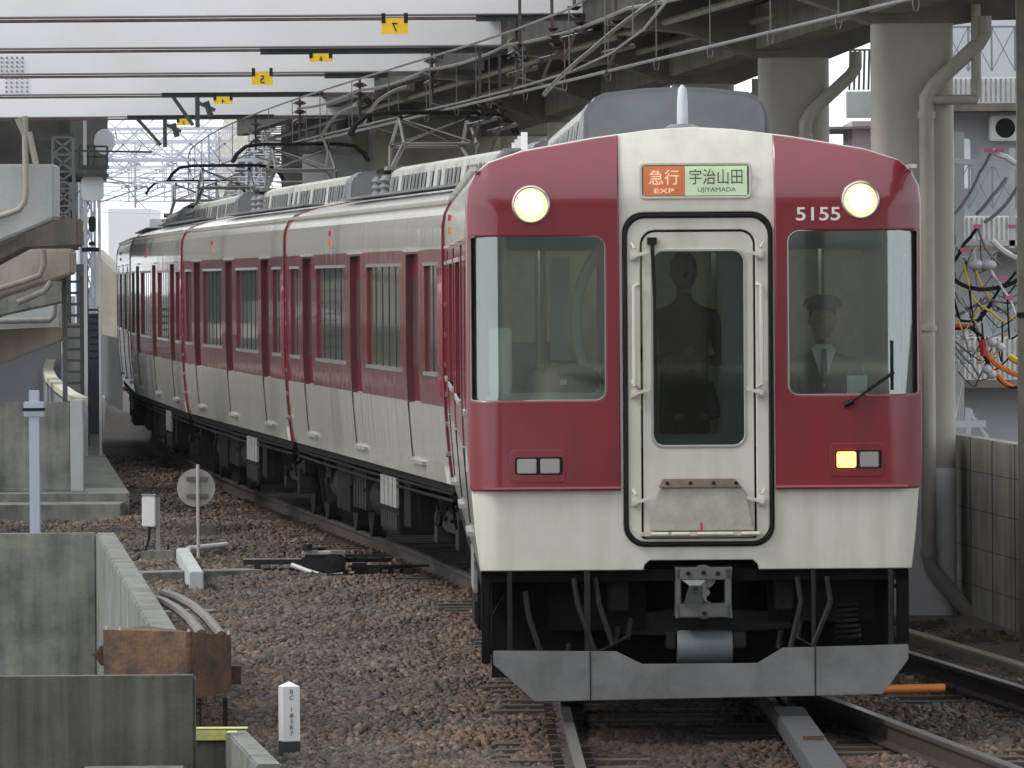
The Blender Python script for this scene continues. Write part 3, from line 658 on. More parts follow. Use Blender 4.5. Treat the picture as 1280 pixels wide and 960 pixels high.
# maroon sills beneath windows silver glint
# destination sign
sb = MB().box(X(804), X(938), .055, .075, Z(248), Z(209)).build('destination_sign', black, lead)
MB().box(X(806), X(858)-.001, .045, .054, Z(247), Z(210)).build('orange_blind', signo, sb)
MB().box(X(858)+.001, X(936), .045, .054, Z(247), Z(210)).build('green_blind', signg, sb)
text('急行', 'sign_lettering', .092, (X(832), .041, Z(224)), signw, sb, wid=.185, bold=.0)
text('EXP', 'sign_lettering', .028, (X(832), .041, Z(241)), signw, sb, wid=.12)
text('宇治山田', 'sign_lettering', .095, (X(897), .041, Z(223.5)), signk, sb, wid=.325, bold=.0)
text('UJIYAMADA', 'sign_lettering', .034, (X(898), .041, Z(240.5)), signk, sb, wid=.235, bold=.0)
plate('sign_glass', rrect(X(804), X(938), Z(248), Z(209), .02), [], .03, .004, glass, sb)
plate('sign_frame', rrect(X(801), X(941), Z(251), Z(206), .03), [rrect(X(804), X(938), Z(248), Z(209), .02)], .018, .008, cream, sb, bev=.002)
text('5155', 'car_number', .082, (X(1024), -.016+.012, Z(271)), mat('number_silver', (.72, .70, .66), .4), lead, wid=.27, bold=.012, ext=.006)
# gangway door
gk = plate('door_gasket', rrect(X(780.5), X(965.5), Z(684.5), Z(269.5), .122, 8), [rrect(X(784), X(962), Z(681), Z(274), .11, 8)], .022, .056, black, lead, bev=.006)
gf = plate('door_surround', rrect(X(784.5), X(961.5), Z(680), Z(275), .11, 8), [rrect(X(801), X(945), Z(676), Z(290), (.02, .02, .09, .09))], .035, .05, cream, lead, bev=.006)
gd = plate('gangway_door', rrect(X(803.5), X(942.5), Z(675), Z(292.5), (.02, .02, .08, .08)), [rrect(X(816), X(931), Z(560), Z(316), .07)], .040, .04, cream, lead, bev=.005)
MB().box(X(800), X(946), .062, .07, Z(677), Z(562)).build('door_shadow_gap', black, gd)
gp = MB(); 
plate('door_window', rrect(X(815), X(932), Z(561), Z(315), .07), [], .045, .006, glassd, gd)
plate('door_window_seal', rrect(X(813.5), X(933.5), Z(562.5), Z(313.5), .08), [rrect(X(817), X(930), Z(559), Z(317), .065)], .018, .008, silver, gd, bev=.002)
plate('inner_frame', rrect(X(812), X(935), Z(564), Z(312), .02), [rrect(X(819), X(903), Z(546), Z(318), .06)], .075, .01, slate, gd)
wi = MB().bar((X(816), -.0, Z(303)), (X(819), -.0, Z(372)), .022, .018).bar((X(819), -.0, Z(365)), (X(822), -.0, Z(546)), .012, .02).build('wiper', black, lead)
MB().box(X(810), X(822), -.01, .02, Z(308), Z(299)).build('wiper_pivot', black, wi)
for s, xx in ((-1, 794), (1, 951)):
    h = MB(); x_ = X(xx); h.tube([(x_-s*.02, .0, Z(358)), (x_+s*.005, -.05, Z(360)), (x_+s*.005, -.05, Z(484)), (x_-s*.02, .0, Z(487))], .014, 8); h.build('grab_handle', cream, lead, smooth=True)
    for yy in (322, 494, 630):
        l = MB(); l.box(x_-.028, x_+.024, -.02, .02, Z(yy+5), Z(yy-5)); l.bar((x_, -.03, Z(yy)), (x_-s*.09, -.032, Z(yy-5)), .014, .022); l.tube([(x_, -.04, Z(yy)), (x_, .0, Z(yy))], .016, 10); l.tube([(x_+s*.0, -.035, Z(yy-9)), (x_+s*.02, .0, Z(yy-16))], .009, 6)
        l.build('door_latch', cream, lead, bev=.003)
# folded gangway step
st = MB().prism([(X(811), Z(666)), (X(814), Z(650)), (X(822), Z(618)), (X(828), Z(610)), (X(925), Z(610)), (X(931), Z(618)), (X(938), Z(650)), (X(942), Z(666))], -.03, .015).build('folding_step', mat('worn_cream', (.46, .43, .35), .6, noise=.3, nscale=9), lead, bev=.004)
MB().prism([(X(822), Z(612)), (X(828), Z(601)), (X(918), Z(601)), (X(926), Z(612))], -.05, -.0, ).build('step_edge', mat('tread_brown', (.26, .21, .15), .8, noise=.4, nscale=30), st, bev=.004)
m = MB()
for xx in (833, 862, 891, 919): m.tube([(X(xx), -.053, Z(606.5)), (X(xx), -.04, Z(606.5))], .012, 10)
m.build('step_bolt_hole', black, st)
MB().box(X(874), X(876.5), -.034, -.028, Z(666), Z(656)).build('red_mark', redp, st)
hb = MB(); hb.box(X(800), X(950), -.035, .02, Z(672.5), Z(667.5)); hb.build('step_hinge', mat('hinge_pale', (.62, .58, .46), .6, noise=.4, nscale=14), st, bev=.003)
hb = MB()
for xx in (812, 838, 870, 893, 925): hb.tube([(X(xx), -.03, Z(670)), (X(xx+22), -.03, Z(670))], .013, 8)
hb.build('hinge_knuckle', cream, st)
# windscreen wiper on the right
wp = MB().bar((X(1062), -.03, Z(508)), (X(1118), -.02, Z(470)), .02, .014).bar((X(1116), -.0, Z(430)), (X(1116), -.0, Z(492)), .012, .012).tube([(X(1055), -.02, Z(511)), (X(1066), -.03, Z(505))], .02, 8).build('wiper', black, lead)
# antenna
an = MB().tube([(X(862), .9, 3.62), (X(862), .9, 3.66), (X(862), .9, 3.68)], [.12, .11, .07], 20).build('antenna', roofg, lead, smooth=True)
MB().tube([(X(862), .9, 3.66), (X(862), .9, 3.82), (X(862), .9, 3.90), (X(862), .9, 3.925)], [.035, .033, .027, .008], 12).build('antenna_mast', mat('pale_grey', (.5, .56, .6), .35), an, smooth=True)
# side lamps, corner seams and roof gear
roof_gear(lead, 2.9, 16.5, False)
spk = MB()
for k in range(4): spk.box(-1.02+.0*k, -.98, 2.2+k*1.3, 2.32+k*1.3, 3.55, 3.66)
spk.build('lit_louver', whitem, lead)  # white blocks paint the light caught on the air conditioner louvers
underfloor(lead, L, 9)
# underside front
fm = gmetal
MB().prism([(X(759), Z(797)), (X(757), Z(776)), (X(838), Z(768)), (X(912), Z(768)), (X(990), Z(772)), (X(990), Z(792)), (X(912), Z(796)), (X(838), Z(800))], .32, .42).build('coupler_beam', fm, lead, bev=.006)
cp = MB(); cx0, cx1, cz0, cz1 = X(843), X(912), Z(774), Z(712)
cp.box(cx0, cx1, -.08, .25, cz1-.075, cz1); cp.box(cx0, cx1, -.08, .25, cz0, cz0+.085); cp.box(cx0, cx0+.03, -.08, .25, cz0, cz1); cp.box(cx1-.04, cx1, -.08, .25, cz0, cz1)
cp.tube([((cx0+cx1)/2, -.07, cz1-.06), ((cx0+cx1)/2, .2, cz1-.06)], .075, 16); cp.tube([((cx0+cx1)/2, -.07, cz0+.05), ((cx0+cx1)/2, .2, cz0+.05)], .06, 16)
cpo = cp.build('coupler', mat('coupler_grey', (.12, .125, .125), .55, noise=.3, nscale=12), lead, bev=.006)
a = MB(); xc = X(866); zc = Z(739)
a.add([(cx0+.035, -.10, Z(727)), (X(879), -.12, Z(727)), (xc, -.2, zc), (X(881), -.10, Z(756)), (cx0+.04, -.08, Z(757))], [(0,1,2),(1,3,2),(3,4,2)])
a.add([(xc-.04, -.21, zc+.03), (xc+.045, -.21, zc+.03), (xc+.05, -.12, Z(757)), (xc-.07, -.12, Z(757))], [(0,1,2,3)])
a.tube([(X(880), -.1, Z(743)), (X(880), .1, Z(743))], .025, 8); a.build('coupler_cone', mat('coupler_cone', (.17, .175, .175), .45), cpo)
a = MB()
for xx, yy in ((858, 719), (877, 718), (895, 719), (866, 737), (878, 769)): a.tube([(X(xx), -.088 if yy != 737 else -.215, Z(yy)), (X(xx), -.06, Z(yy))], .014, 10)
a.build('coupler_bolt', black, cpo)
MB().tube([(X(845), .12, Z(813)), (X(849), .12, Z(813)), (X(910), .12, Z(813)), (X(914), .12, Z(813))], [.10, .105, .105, .10], 24).build('coupler_cylinder', mat('cylinder_grey', (.13, .145, .155), .4, noise=.2, nscale=8), lead, smooth=True)
MB().box(X(915), X(931), .05, .25, Z(814), Z(794)).box(X(832), X(843), .08, .25, Z(814), Z(794)).build('cylinder_bracket', fm, lead, bev=.004)
for x0_, x1_ in ((759, 785), (968, 992)):
    jb = MB().box(X(x0_), X(x1_), .2, .3, Z(768), Z(718)).build('jumper_socket', fm, lead, bev=.012)
    MB().prism(rrect(X(x0_+7), X(x1_-7), Z(756), Z(730), .03), .19, .203).build('socket_cover', black, jb)
pw = MB().prism([(X(614), Z(814)), (X(768), Z(816)), (X(800), Z(832)), (X(944), Z(832)), (X(976), Z(813)), (X(1133), Z(810)), (X(1133), Z(828)), (X(1100), Z(872)), (X(665), Z(878)), (X(614), Z(831))], -.06, -.02).build('plow', plowm, lead, bev=.004)
MB().box(X(734.3), X(735.7), -.064, -.0595, Z(877), Z(816)).box(X(1015.3), X(1016.7), -.064, -.0595, Z(874), Z(812)).build('plow_seam', black, pw)
m = MB()
for xx, w in ((635, 6), (732, 7), (1015, 5), (1112, 6)): m.box(X(xx-w/2), X(xx+w/2), -.02, .03, Z(816), Z(716))
m.build('plow_stay', gmetal, lead)
m = MB(); m.box(X(600), X(611), .1, .2, Z(832), Z(716)); m.box(X(1121), X(1136), .1, .2, Z(808), Z(716)); m.build('corner_post', dmetal, lead, bev=.006)
m = MB(); pts = [(X(1062)+.075*math.cos(k*.8), .35+.075*math.sin(k*.8), Z(808)+.0042*k) for k in range(60)]
m.tube(pts, .012, 6).build('air_spring', gmetal, lead, smooth=True)
m = MB(); m.box(-1.25, 1.25, .6, .7, .25, .9); m.build('front_bulkhead', mat('underfloor_black', (.008, .008, .008), .9, spec=.1), lead)
MB().box(-.9, -.3, .3, .5, .55, .9).box(.45, 1.1, .3, .5, .6, .9).build('brake_equipment', dmetal, lead)
for k, (xa, za, xb, zb_) in enumerate(((-.75, .88, -.5, .45), (-.62, .88, -.42, .50), (.62, .88, .50, .42), (.80, .88, .62, .48), (-1.05, .8, -.8, .35))):
    MB().tube([(xa, .05, za), (xa+.02, .0, za-.15), ((xa+xb)/2, -.02, zb_-.02), (xb, .05, zb_+.02), (xb+.02, .15, zb_+.12)], .018, 8).build('air_hose', black, lead, smooth=True)
m = MB()
for q in (-1.12, 1.12):
    for k in range(3): m.tube([(q+.05*k*(1 if q < 0 else -1), -.066, .36), (q+.05*k*(1 if q < 0 else -1), -.06, .36)], .012, 8)
pass
# cab interior
m = MB(); m.box(-1.34, 1.34, .12, 2.0, 1.08, 1.12); m.build('cab_floor', cabd, lead)
m = MB(); m.box(-1.34, 1.34, .12, 2.0, 3.02, 3.06); m.build('cab_ceiling', mat('cab_ceiling', (.35, .33, .28), .7), lead)
bw = [rrect(-1.15, -.55, 2.02, 2.9, .06), rrect(-.38, .38, 1.2, 2.95, .05), rrect(.6, 1.15, 2.1, 2.9, .06)]
plate('cab_partition', rrect(-1.33, 1.33, 1.12, 3.02, .01), bw, 1.95, .04, cabg, lead)
MB().box(-1.39, -1.35, 1.63, 1.93, 1.5, 3.1).box(1.35, 1.39, 1.63, 1.93, 1.5, 3.1).box(-1.385, -1.355, .15, .88, 1.6, 3.1).box(1.355, 1.385, .15, .88, 1.6, 3.1).build('cab_side', cabg, lead)
m = MB(); m.box(-1.28, -.52, .10, .5, 1.2, 2.02); m.build('cab_desk', cabg, lead, bev=.02)
m = MB(); m.box(.56, 1.28, .10, .45, 1.2, 1.98); m.build('control_desk', mat('desk_dark', (.10, .12, .12), .5), lead, bev=.02)
m = MB(); m.box(-1.26, -1.12, .15, .35, 2.02, 2.42); m.build('cab_cabinet', mat('cabinet_pale', (.42, .52, .46), .5), lead, bev=.01)
m = MB(); m.tube([(-.9, 1.5, 1.3), (-.9, 1.5, 3.0)], .02, 8); m.box(-.86, -.74, 1.2, 1.35, 2.05, 2.85); m.build('cab_pole', mat('cabinet_pale', (.42, .52, .46), .5), lead)
m = MB(); m.tube([(-.75+.42*math.cos(a*math.pi/20)*.9+.42, 1.0, 2.45+.55*math.sin(a*math.pi/20)) for a in range(8, 33)], .035, 8); m.build('gangway_hood', mat('hood_pale', (.55, .60, .58), .5), lead, smooth=True)
m = MB(); m.box(-.56, .56, 1.95, 12, 1.08, 1.1); m.build('saloon_floor', cabd, lead)
m = MB(); m.box(-1.3, 1.3, 4.2, 4.25, 1.1, 3.0); m.build('saloon_partition', mat('saloon_green', (.42, .48, .34), .7, noise=.5, nscale=2.2), lead)
for x in (-.5, .5): MB().box(x-.04, x+.04, 2.2, 4.0, 2.93, 2.97).build('saloon_fill', mat('saloon_fill_glow', (1, 1, .95), .5, emis=(1, 1, .9), estr=2.6), lead)  # glowing strips added to brighten the saloon behind the figures
for x in (-.9, -.2, .25, .95): MB().tube([(x, 3.2, 1.1), (x, 3.2, 3.0)], .018, 8).build('grab_pole', silver, lead, smooth=True)
MB().box(-1.2, -.7, 3.4, 4.1, 1.1, 2.3).build('saloon_seat', clothd, lead, bev=.04)
m = MB(); m.box(-.02, .02, .1, .9, 1.1, 1.12); 
bagm = thing('travel_bag', 'dark navy bag lying behind the left windscreen of the leading train carriage', 'bag', (0, 0, 0))
lm = Matrix.Translation(lead.location) @ Matrix.Rotation(lead.rotation_euler.z, 4, 'Z')
bagm.matrix_world = lm @ Matrix.Translation((X(705), .30, 2.02))
bb = MB().prism([(-.22, 0), (.22, 0), (.23, .10), (.20, .155), (.0, .18), (-.17, .155), (-.22, .09)], -.1, .1).build('bag_body', mat('navy_bag', (.012, .02, .04), .5), bagm, bev=.02, smooth=True)
MB().tube([(-.12, -.11, .13), (-.08, -.13, .19), (.08, -.13, .19), (.12, -.11, .13)], .012, 6).build('bag_handle', black, bagm, smooth=True)
MB().box(-.02, .02, -.125, -.105, .05, .08).build('bag_clasp', silver, bagm)
pp = MB().box(0, .125, 0, .01, 0, .115).build('paper_card', mat('pale_card', (.62, .72, .74), .7)); pp.matrix_world = lm @ Matrix.Translation((X(1060), .09, Z(497)))
tag(pp, 'pale blue card standing behind the right windscreen near the wiper', 'card')
# ------------------------------------------------------------------ people behind the glass
def skinned(name, verts, edges, radii, m, parent, lv=2):
    me = bpy.data.meshes.new(name); me.from_pydata(verts, edges, []); o = bpy.data.objects.new('tmp', me); C.objects.link(o)
    md = o.modifiers.new('s', 'SKIN'); md.use_smooth_shade = True; sub = o.modifiers.new('u', 'SUBSURF'); sub.levels = lv; sub.render_levels = lv
    sv = me.skin_vertices[0].data
    for i, r in enumerate(radii): sv[i].radius = (r if isinstance(r, tuple) else (r, r)); sv[i].use_root = (i == 0)
    bpy.context.view_layer.update(); dg = bpy.context.evaluated_depsgraph_get(); nm = bpy.data.meshes.new_from_object(o.evaluated_get(dg)); bpy.data.objects.remove(o)
    nm.name = name; nm.materials.clear(); nm.materials.append(m); p = bpy.data.objects.new(name, nm); C.objects.link(p); p.parent = parent; return p
def person(label, loc, h, pose, shirt):
    t = thing('person', label, 'person'); t.matrix_world = lm @ Matrix.Translation(loc); k = h/1.7
    sit = pose == 'sit'; hz_ = .46 if sit else .90
    V = [(0,0,hz_),(0,0,hz_+.25),(0,0,hz_+.45),(0,-.01,hz_+.56),(0,-.02,hz_+.66)]
    E = [(0,1),(1,2),(2,3),(3,4)]; Rd = [(.15,.11),(.14,.10),(.17,.11),(.06,.06),(.05,.05)]
    for s in (-1, 1):
        i = len(V)
        if sit: hand = (s*.14, -.44, hz_+.20); elb = (s*.27, -.14, hz_+.20)
        else: hand = (s*.12, -.26, hz_+.20); elb = (s*.25, -.02, hz_+.20)
        V += [(s*.18, 0, hz_+.48), elb, hand]; E += [(2, i), (i, i+1), (i+1, i+2)]; Rd += [(.062,.062),(.048,.048),(.032,.03)]
        j = len(V)
        if sit: V += [(s*.10, -.02, hz_-.02), (s*.12, -.44, hz_+.02), (s*.12, -.42, .10), (s*.12, -.52, .05)]
        else: V += [(s*.09, 0, hz_-.05), (s*.10, -.02, .48), (s*.10, .01, .09), (s*.11, -.14, .04)]
        E += [(0, j), (j, j+1), (j+1, j+2), (j+2, j+3)]; Rd += [(.088,.088),(.062,.062),(.04,.04),(.035,.028)]
    V = [(x*k, y*k, z*k) for x, y, z in V]; Rd = [(a*k, b_*k) for a, b_ in Rd]
    body = skinned('body', V, E, Rd, clothd, t)
    hz = (hz_+.76)*k
    hd = MB().sphere((0, -.02*k, hz), .1*k, 18, 14, (.78, .95, 1.18)); hd.tube([(0, -.105*k, hz+.01*k), (0, -.135*k, hz-.025*k), (0, -.10*k, hz-.03*k)], [.008*k, .016*k, .006*k], 8)
    for s in (-1, 1): hd.sphere((s*.08*k, 0, hz-.005), .025*k, 8, 6, (.4, .8, 1.2))
    hd.tube([(0, 0, hz-.06*k), (0, 0, hz-.18*k)], .05*k, 12); H = hd.build('head', skin, t, smooth=True)
    f = MB()
    for s in (-1, 1): f.sphere((s*.032*k, -.103*k, hz+.015*k), .011*k, 8, 6, (1.2, .5, .8))
    f.tube([(-.025*k, -.102*k, hz-.055*k), (.025*k, -.102*k, hz-.055*k)], .005*k, 6); f.build('face_features', hair, H)
    MB().sphere((0, .005*k, hz+.035*k), .108*k, 18, 12, (.8, .92, 1.0)).build('hair', hair, H, smooth=True)
    for s in (-1, 1):
        base = Vector((s*.14, -.46, hz_+.20) if sit else (s*.12, -.28, hz_+.20)); V = [tuple(base), tuple(base+Vector((0, -.05, 0)))]; E = [(0, 1)]; Rr = [.026, .032]
        for q, (dx, ln) in enumerate(((-.03, .07), (-.01, .08), (.01, .075), (.03, .055))):
            i = len(V); V += [tuple(base+Vector((dx, -.085, .0))), tuple(base+Vector((dx, -.085-ln*.5, -.008))), tuple(base+Vector((dx*.9, -.085-ln*.8, -.035)))]; E += [(1, i), (i, i+1), (i+1, i+2)]; Rr += [.010, .009, .007]
        i = len(V); V += [tuple(base+Vector((-s*.035, -.04, .01))), tuple(base+Vector((-s*.055, -.075, -.005)))]; E += [(0, i), (i, i+1)]; Rr += [.011, .008]
        skinned('hand', [(a*k, b_*k, c*k) for a, b_, c in V], E, [r*k for r in Rr], clothw if shirt == 'tie' else skin, t, 1)
    if shirt == 'tie':
        cpz = hz+.055*k; MB().tube([(0, 0, cpz), (0, 0, cpz+.03*k), (0, 0, cpz+.035*k), (0, .01, cpz+.065*k)], [.094*k, .096*k, .125*k, .11*k], 20).prism([(-.07*k, -.085*k), (-.05*k, -.145*k), (.05*k, -.145*k), (.07*k, -.085*k)], cpz, cpz+.008*k, 'z').build('uniform_cap', mat('navy_uniform', (.014, .018, .035), .7), t, smooth=True)
        z0 = (hz_+.58)*k
        MB().add([(-.075*k, -.105*k, z0), (.075*k, -.105*k, z0), (0, -.135*k, z0-.24*k), (-.05*k, -.06*k, z0+.03*k), (.05*k, -.06*k, z0+.03*k)], [(0,1,2),(0,3,4,1)]).build('shirt_front', clothw, t)
        MB().prism([(-.014*k, z0), (.014*k, z0), (.022*k, z0-.19*k), (0, z0-.22*k), (-.022*k, z0-.19*k)], -.145*k, -.138*k).build('necktie', hair, t)
    return t
person('person in a dark sweater standing behind the cab door window of the leading train carriage', (X(868)-.02, 1.15, 1.13), 1.66, 'stand', 'plain')
person('child in dark clothes standing low behind the cab door window of the leading train carriage', (X(872)-.02, .75, 1.13), 1.13, 'stand', 'plain')
person('train driver with white collar and dark necktie seated behind the right windscreen', (X(1040), 1.0, 1.22), 1.72, 'sit', 'tie')
ds = thing('driver_seat', 'dark seat carrying the train driver behind the right windscreen', 'seat'); ds.matrix_world = lm @ Matrix.Translation((X(1040), 1.0, 1.12))
MB().box(-.22, .22, -.22, .2, .38, .455).build('seat', clothd, ds, bev=.02); MB().box(-.2, .2, .17, .24, .45, .95).build('backrest', clothd, ds, bev=.02); MB().tube([(0, 0, 0), (0, 0, .38)], .05, 10).build('pedestal', gmetal, ds)
# ------------------------------------------------------------------ left foreground: pit walls
WT = .5
def wallprism(name, m, a, b_, th, z0, z1, label, cat='wall', side=1, bev=.012, group=None):
    a = Vector(a); b_ = Vector(b_); d = (b_-a).normalized(); n = Vector((-d.y, d.x))*side*th
    w = MB().prism([tuple(a), tuple(b_), tuple(b_+n), tuple(a+n)], z0, z1, 'z').build(name, m, bev=bev)
    return tag(w, label, cat, group)
yA, yB = 70.0, 47.7
wallprism('parapet_wall', conc, (WALLX(yA), yA), (WALLX(yB), yB), .17, -2.8, WT, 'long grey concrete parapet running towards the rusty steel box at left', side=-1)
j = MB().box(WALLX(60)-.178, WALLX(60)+.003, 59.97, 60.03, -1, WT+.003)
wallprism('pit_wall', conc, (WALLX(70)-.172, 70.0), (-9, 70.0), .2, -2.8, WT-.004, 'weathered grey concrete wall behind the pit, below the pale blue post', side=-1)
wallprism('front_wall', concd, (-6, 44.6), (-1.80, 44.6), .16, -2.8, WT, 'mossy dark green concrete wall with streaks in the lower left foreground', side=1)
wallprism('wall_ledge', conc, (-2.42, 44.1), (-1.845, 44.1), .3, -2.8, .005, 'narrow concrete ledge at the foot of the mossy foreground wall', side=1)
yw = thing('painted_wall_end', 'low concrete wall with worn yellow paint under the rusty steel box', 'wall')
p0 = at(243, 911, 45.5); p1 = at(310, 911, 45.5)
MB().box(p0.x-.1, p1.x, 45.4, 45.6, -2.8, p0.z).build('cross_wall', concd, yw, bev=.01)
q0 = at(322, 960, 44.0)
MB().prism([(p1.x-.125, 45.39), (p1.x, 45.39), (q0.x+.19, 42.2), (q0.x+.05, 42.2)], -2.8, p0.z-.004, 'z').build('side_wall', conc, yw, bev=.01)
MB().box(p0.x-.09, p1.x-.12, 45.385, 45.399, p0.z-.06, p0.z-.004).box(p0.x-.09, p1.x-.002, 45.41, 45.58, p0.z+.002, p0.z+.006).box(p1.x-.11, p1.x-.05, 45.1, 45.25, p0.z-.003, p0.z+.001).build('yellow_paint', yellp, yw)
rb = thing('rusty_steel_box', 'rusty brown steel box bolted over the end of the concrete parapet', 'steel box')
A = at(129, 787, 47.2); B = at(237, 790, 46.2); Cc = at(289, 794, 46.9); zb = at(237, 873, 46.2).z
D = A+(Cc-B)
for nm, a, c, zt0, zt1, za_ in (('side_plate', A, B, A.z, B.z, at(129, 850, 47).z), ('end_plate', B, Cc, B.z, Cc.z, zb)):
    n = (c-a).normalized().cross(Vector((0,0,1)))*(-.02)
    v = [(a.x, a.y, zb), (c.x, c.y, zb), (c.x, c.y, zt1), (a.x, a.y, zt0)]
    MB().add(v+[(x+n.x, y+n.y, z) for x, y, z in v], [(0,1,2,3),(7,6,5,4),(0,4,5,1),(1,5,6,2),(2,6,7,3),(3,7,4,0)]).build(nm, rusty, rb)
MB().add([(A.x, A.y, A.z+.0), (B.x, B.y, B.z), (Cc.x, Cc.y, Cc.z), (D.x, D.y+.1, A.z)], [(0,1,2,3)]).build('top_plate', rusty, rb).location.z = -.012
rd_ = MB()
for xx, yy in ((133, 787), (150, 788), (236, 791), (286, 793)): p = at(xx, yy, 46.3); rd_.tube([p, p+Vector((0, 0, .022))], .009, 6)
rd_.build('bolt', mat('pale_bolt', (.5, .42, .38), .5), rb)
bk = MB(); p = at(121, 818, 47.3); bk.prism([(p.x-.03, p.z), (p.x, p.z+.02), (p.x+.02, p.z+.05), (p.x+.05, p.z+.055), (p.x+.05, p.z-.07), (p.x+.02, p.z-.06), (p.x, p.z-.02)], p.y-.05, p.y+.05); bk.build('bracket', rusty, rb)
p = at(297, 845, 47); bk = MB().box(p.x-.05, p.x+.02, p.y, p.y+.1, p.z-.05, p.z+.06); bk.build('bracket', rusty, rb)
hr = MB()
for xx in (245, 250, 280, 283): a = at(xx, 872, 46.3); c = at(xx+1, 990, 46.3); hr.tube([a, c], .008, 6)
for yy in (880, 892, 915): hr.tube([at(244, yy, 46.3), at(252, yy, 46.3)], .007, 6)
hr.build('hanger_rod', black, rb)
# curved spare rails behind the box
for pts, lab in (([(190, 748), (205, 752), (222, 762), (238, 775), (252, 793)], 'curved old rail nearer the parapet behind the rusty box'), ([(205, 742), (222, 747), (242, 758), (260, 774), (277, 795)], 'curved old rail on the gravel side behind the rusty box')):
    ds_ = np.linspace(60, 50, 5); m = MB(); P_ = [at(x, y, d) for (x, y), d in zip(pts, ds_)]
    Q = []
    for i in range(len(P_)-1):
        for k in range(4): Q.append(P_[i].lerp(P_[i+1], k/4))
    Q.append(P_[-1]); m.tube(Q, .034, 8); r_ = m.build('old_rail', mat('old_rail_top', (.13, .11, .10), .5, .3, noise=.4, nscale=10), smooth=True); tag(r_, lab, 'rail', 'old curved rails by the parapet')
# kilometre post
p = gnd(362, 955, -.2); kp = thing('distance_post', 'short white square post with pointed top and black foot in the gravel', 'marker post', p, R(18))
hh = .50; w_ = .052
MB().add([(-w_,-w_,.14),(w_,-w_,.14),(w_,w_,.14),(-w_,w_,.14),(-w_,-w_,hh-.03),(w_,-w_,hh-.03),(w_,w_,hh-.03),(-w_,w_,hh-.03),(0,0,hh)], [(0,1,5,4),(1,2,6,5),(2,3,7,6),(3,0,4,7),(4,5,8),(5,6,8),(6,7,8),(7,4,8),(0,3,2,1)]).build('post', whitem, kp)
MB().box(-w_-.001, w_+.001, -w_-.001, w_+.001, -.05, .14).build('foot', mat('black_foot', (.03, .03, .032), .7), kp)
for k, ch in enumerate('BC・1.5R7'):
    if ch != '・': text(ch, 'post_lettering', .026, (0.0, -w_-.002, hh-.06-k*.036), mat('post_letter', (.2, .2, .2), .7), kp)
# round disc sign seen from the back
p = gnd(248, 700, -.2); sg = thing('round_sign', 'round pale sign disc seen from behind on a thin pole in the gravel', 'sign', p)
s_ = p.y/F
MB().tube([(0, 0, -.05), (0, 0, 1.0)], .018, 10).build('pole', mat('pole_grey', (.45, .43, .4), .6), sg)
MB().tube([(-.02, .03, .755), (-.02, .045, .755)], .2, 40).build('disc', mat('disc_back', (.36, .35, .33), .6, noise=.3, nscale=6), sg)
MB().box(-.12, .1, .0, .028, .83, .87).box(-.12, .1, .0, .028, .65, .69).build('clamp', mat('brown_clamp', (.12, .09, .08), .7), sg)
MB().box(-.19, .19, -.01, .015, .27, .36).build('lower_board', mat('lower_board', (.10, .09, .08), .7, noise=.4, nscale=10), sg)
# white junction box
p = gnd(195, 704, -.2); jb = thing('junction_box', 'small white cabinet on a post with a black cable at left of the round sign', 'cabinet', p)
MB().box(-.14, .0, -.06, .06, .38, .70).build('cabinet', whitem, jb, bev=.01); MB().box(-.145, .005, -.066, .066, .70, .715).build('cabinet_lid', lgrey, jb)
MB().box(.003, .045, -.02, .02, 0, .68).build('post', lgrey, jb); MB().box(-.15, .2, -.12, .12, -.05, .13).build('footing', conc, jb, bev=.01)
MB().tube([(-.06, -.02, .38), (-.07, -.02, .25), (-.12, -.03, .1), (-.24, -.05, .0)], .014, 8).build('cable', black, jb, smooth=True)
kc = MB(); a = gnd(228, 686, -.02); c = gnd(246, 716, -.02); kc.bar((a.x, a.y, -.12), (c.x, c.y, -.12), .13, .22)
tag(kc.build('concrete_curb', concl, bev=.012), 'short pale concrete curb block beside the white cabinet', 'curb')
pl = MB(); pl.tube([gnd(235, 686, -.1), gnd(283, 681, -.1)], .03, 8); tag(pl.build('conduit', whitem, smooth=True), 'short white conduit lying at the foot of the round sign', 'pipe')
def strip(name, xa, ya, xb, yb, w, h, m, label):
    a = gnd(xa, ya, -.2); c = gnd(xb, yb, -.2); o = MB(); o.bar((a.x, a.y, -.2+h/2), (c.x, c.y, -.2+h/2), w, h); return tag(o.build(name, m, bev=.008), label, 'cable trough')
strip('cable_trough', 165, 728, 318, 724, .5, .10, conc, 'concrete cable trough lid running into the point machine')
strip('cable_trough', 248, 772, 352, 766, .3, .06, conc, 'dark narrow trough lid half buried in the gravel near the old rails')
strip('cable_trough', 190, 772, 262, 768, .3, .05, conc, 'dark trough lid beside the old curved rails')
# pale blue post
p = at(44, 660, 84); bp_ = thing('pale_blue_post', 'tall square pale blue post with a bolted collar behind the concrete wall', 'post', (p.x, p.y, -.2))
zt = at(44, 488, 84).z+.2; MB().box(-.055, .055, -.055, .055, 0, zt).build('post', paleb, bp_, bev=.006); MB().box(-.11, .11, -.07, .07, zt-.28, zt-.12).build('collar', paleb, bp_, bev=.01)
MB().tube([(-.12, -.08, zt-.2), (.12, -.08, zt-.2)], .015, 8).build('bolt', gmetal, bp_)
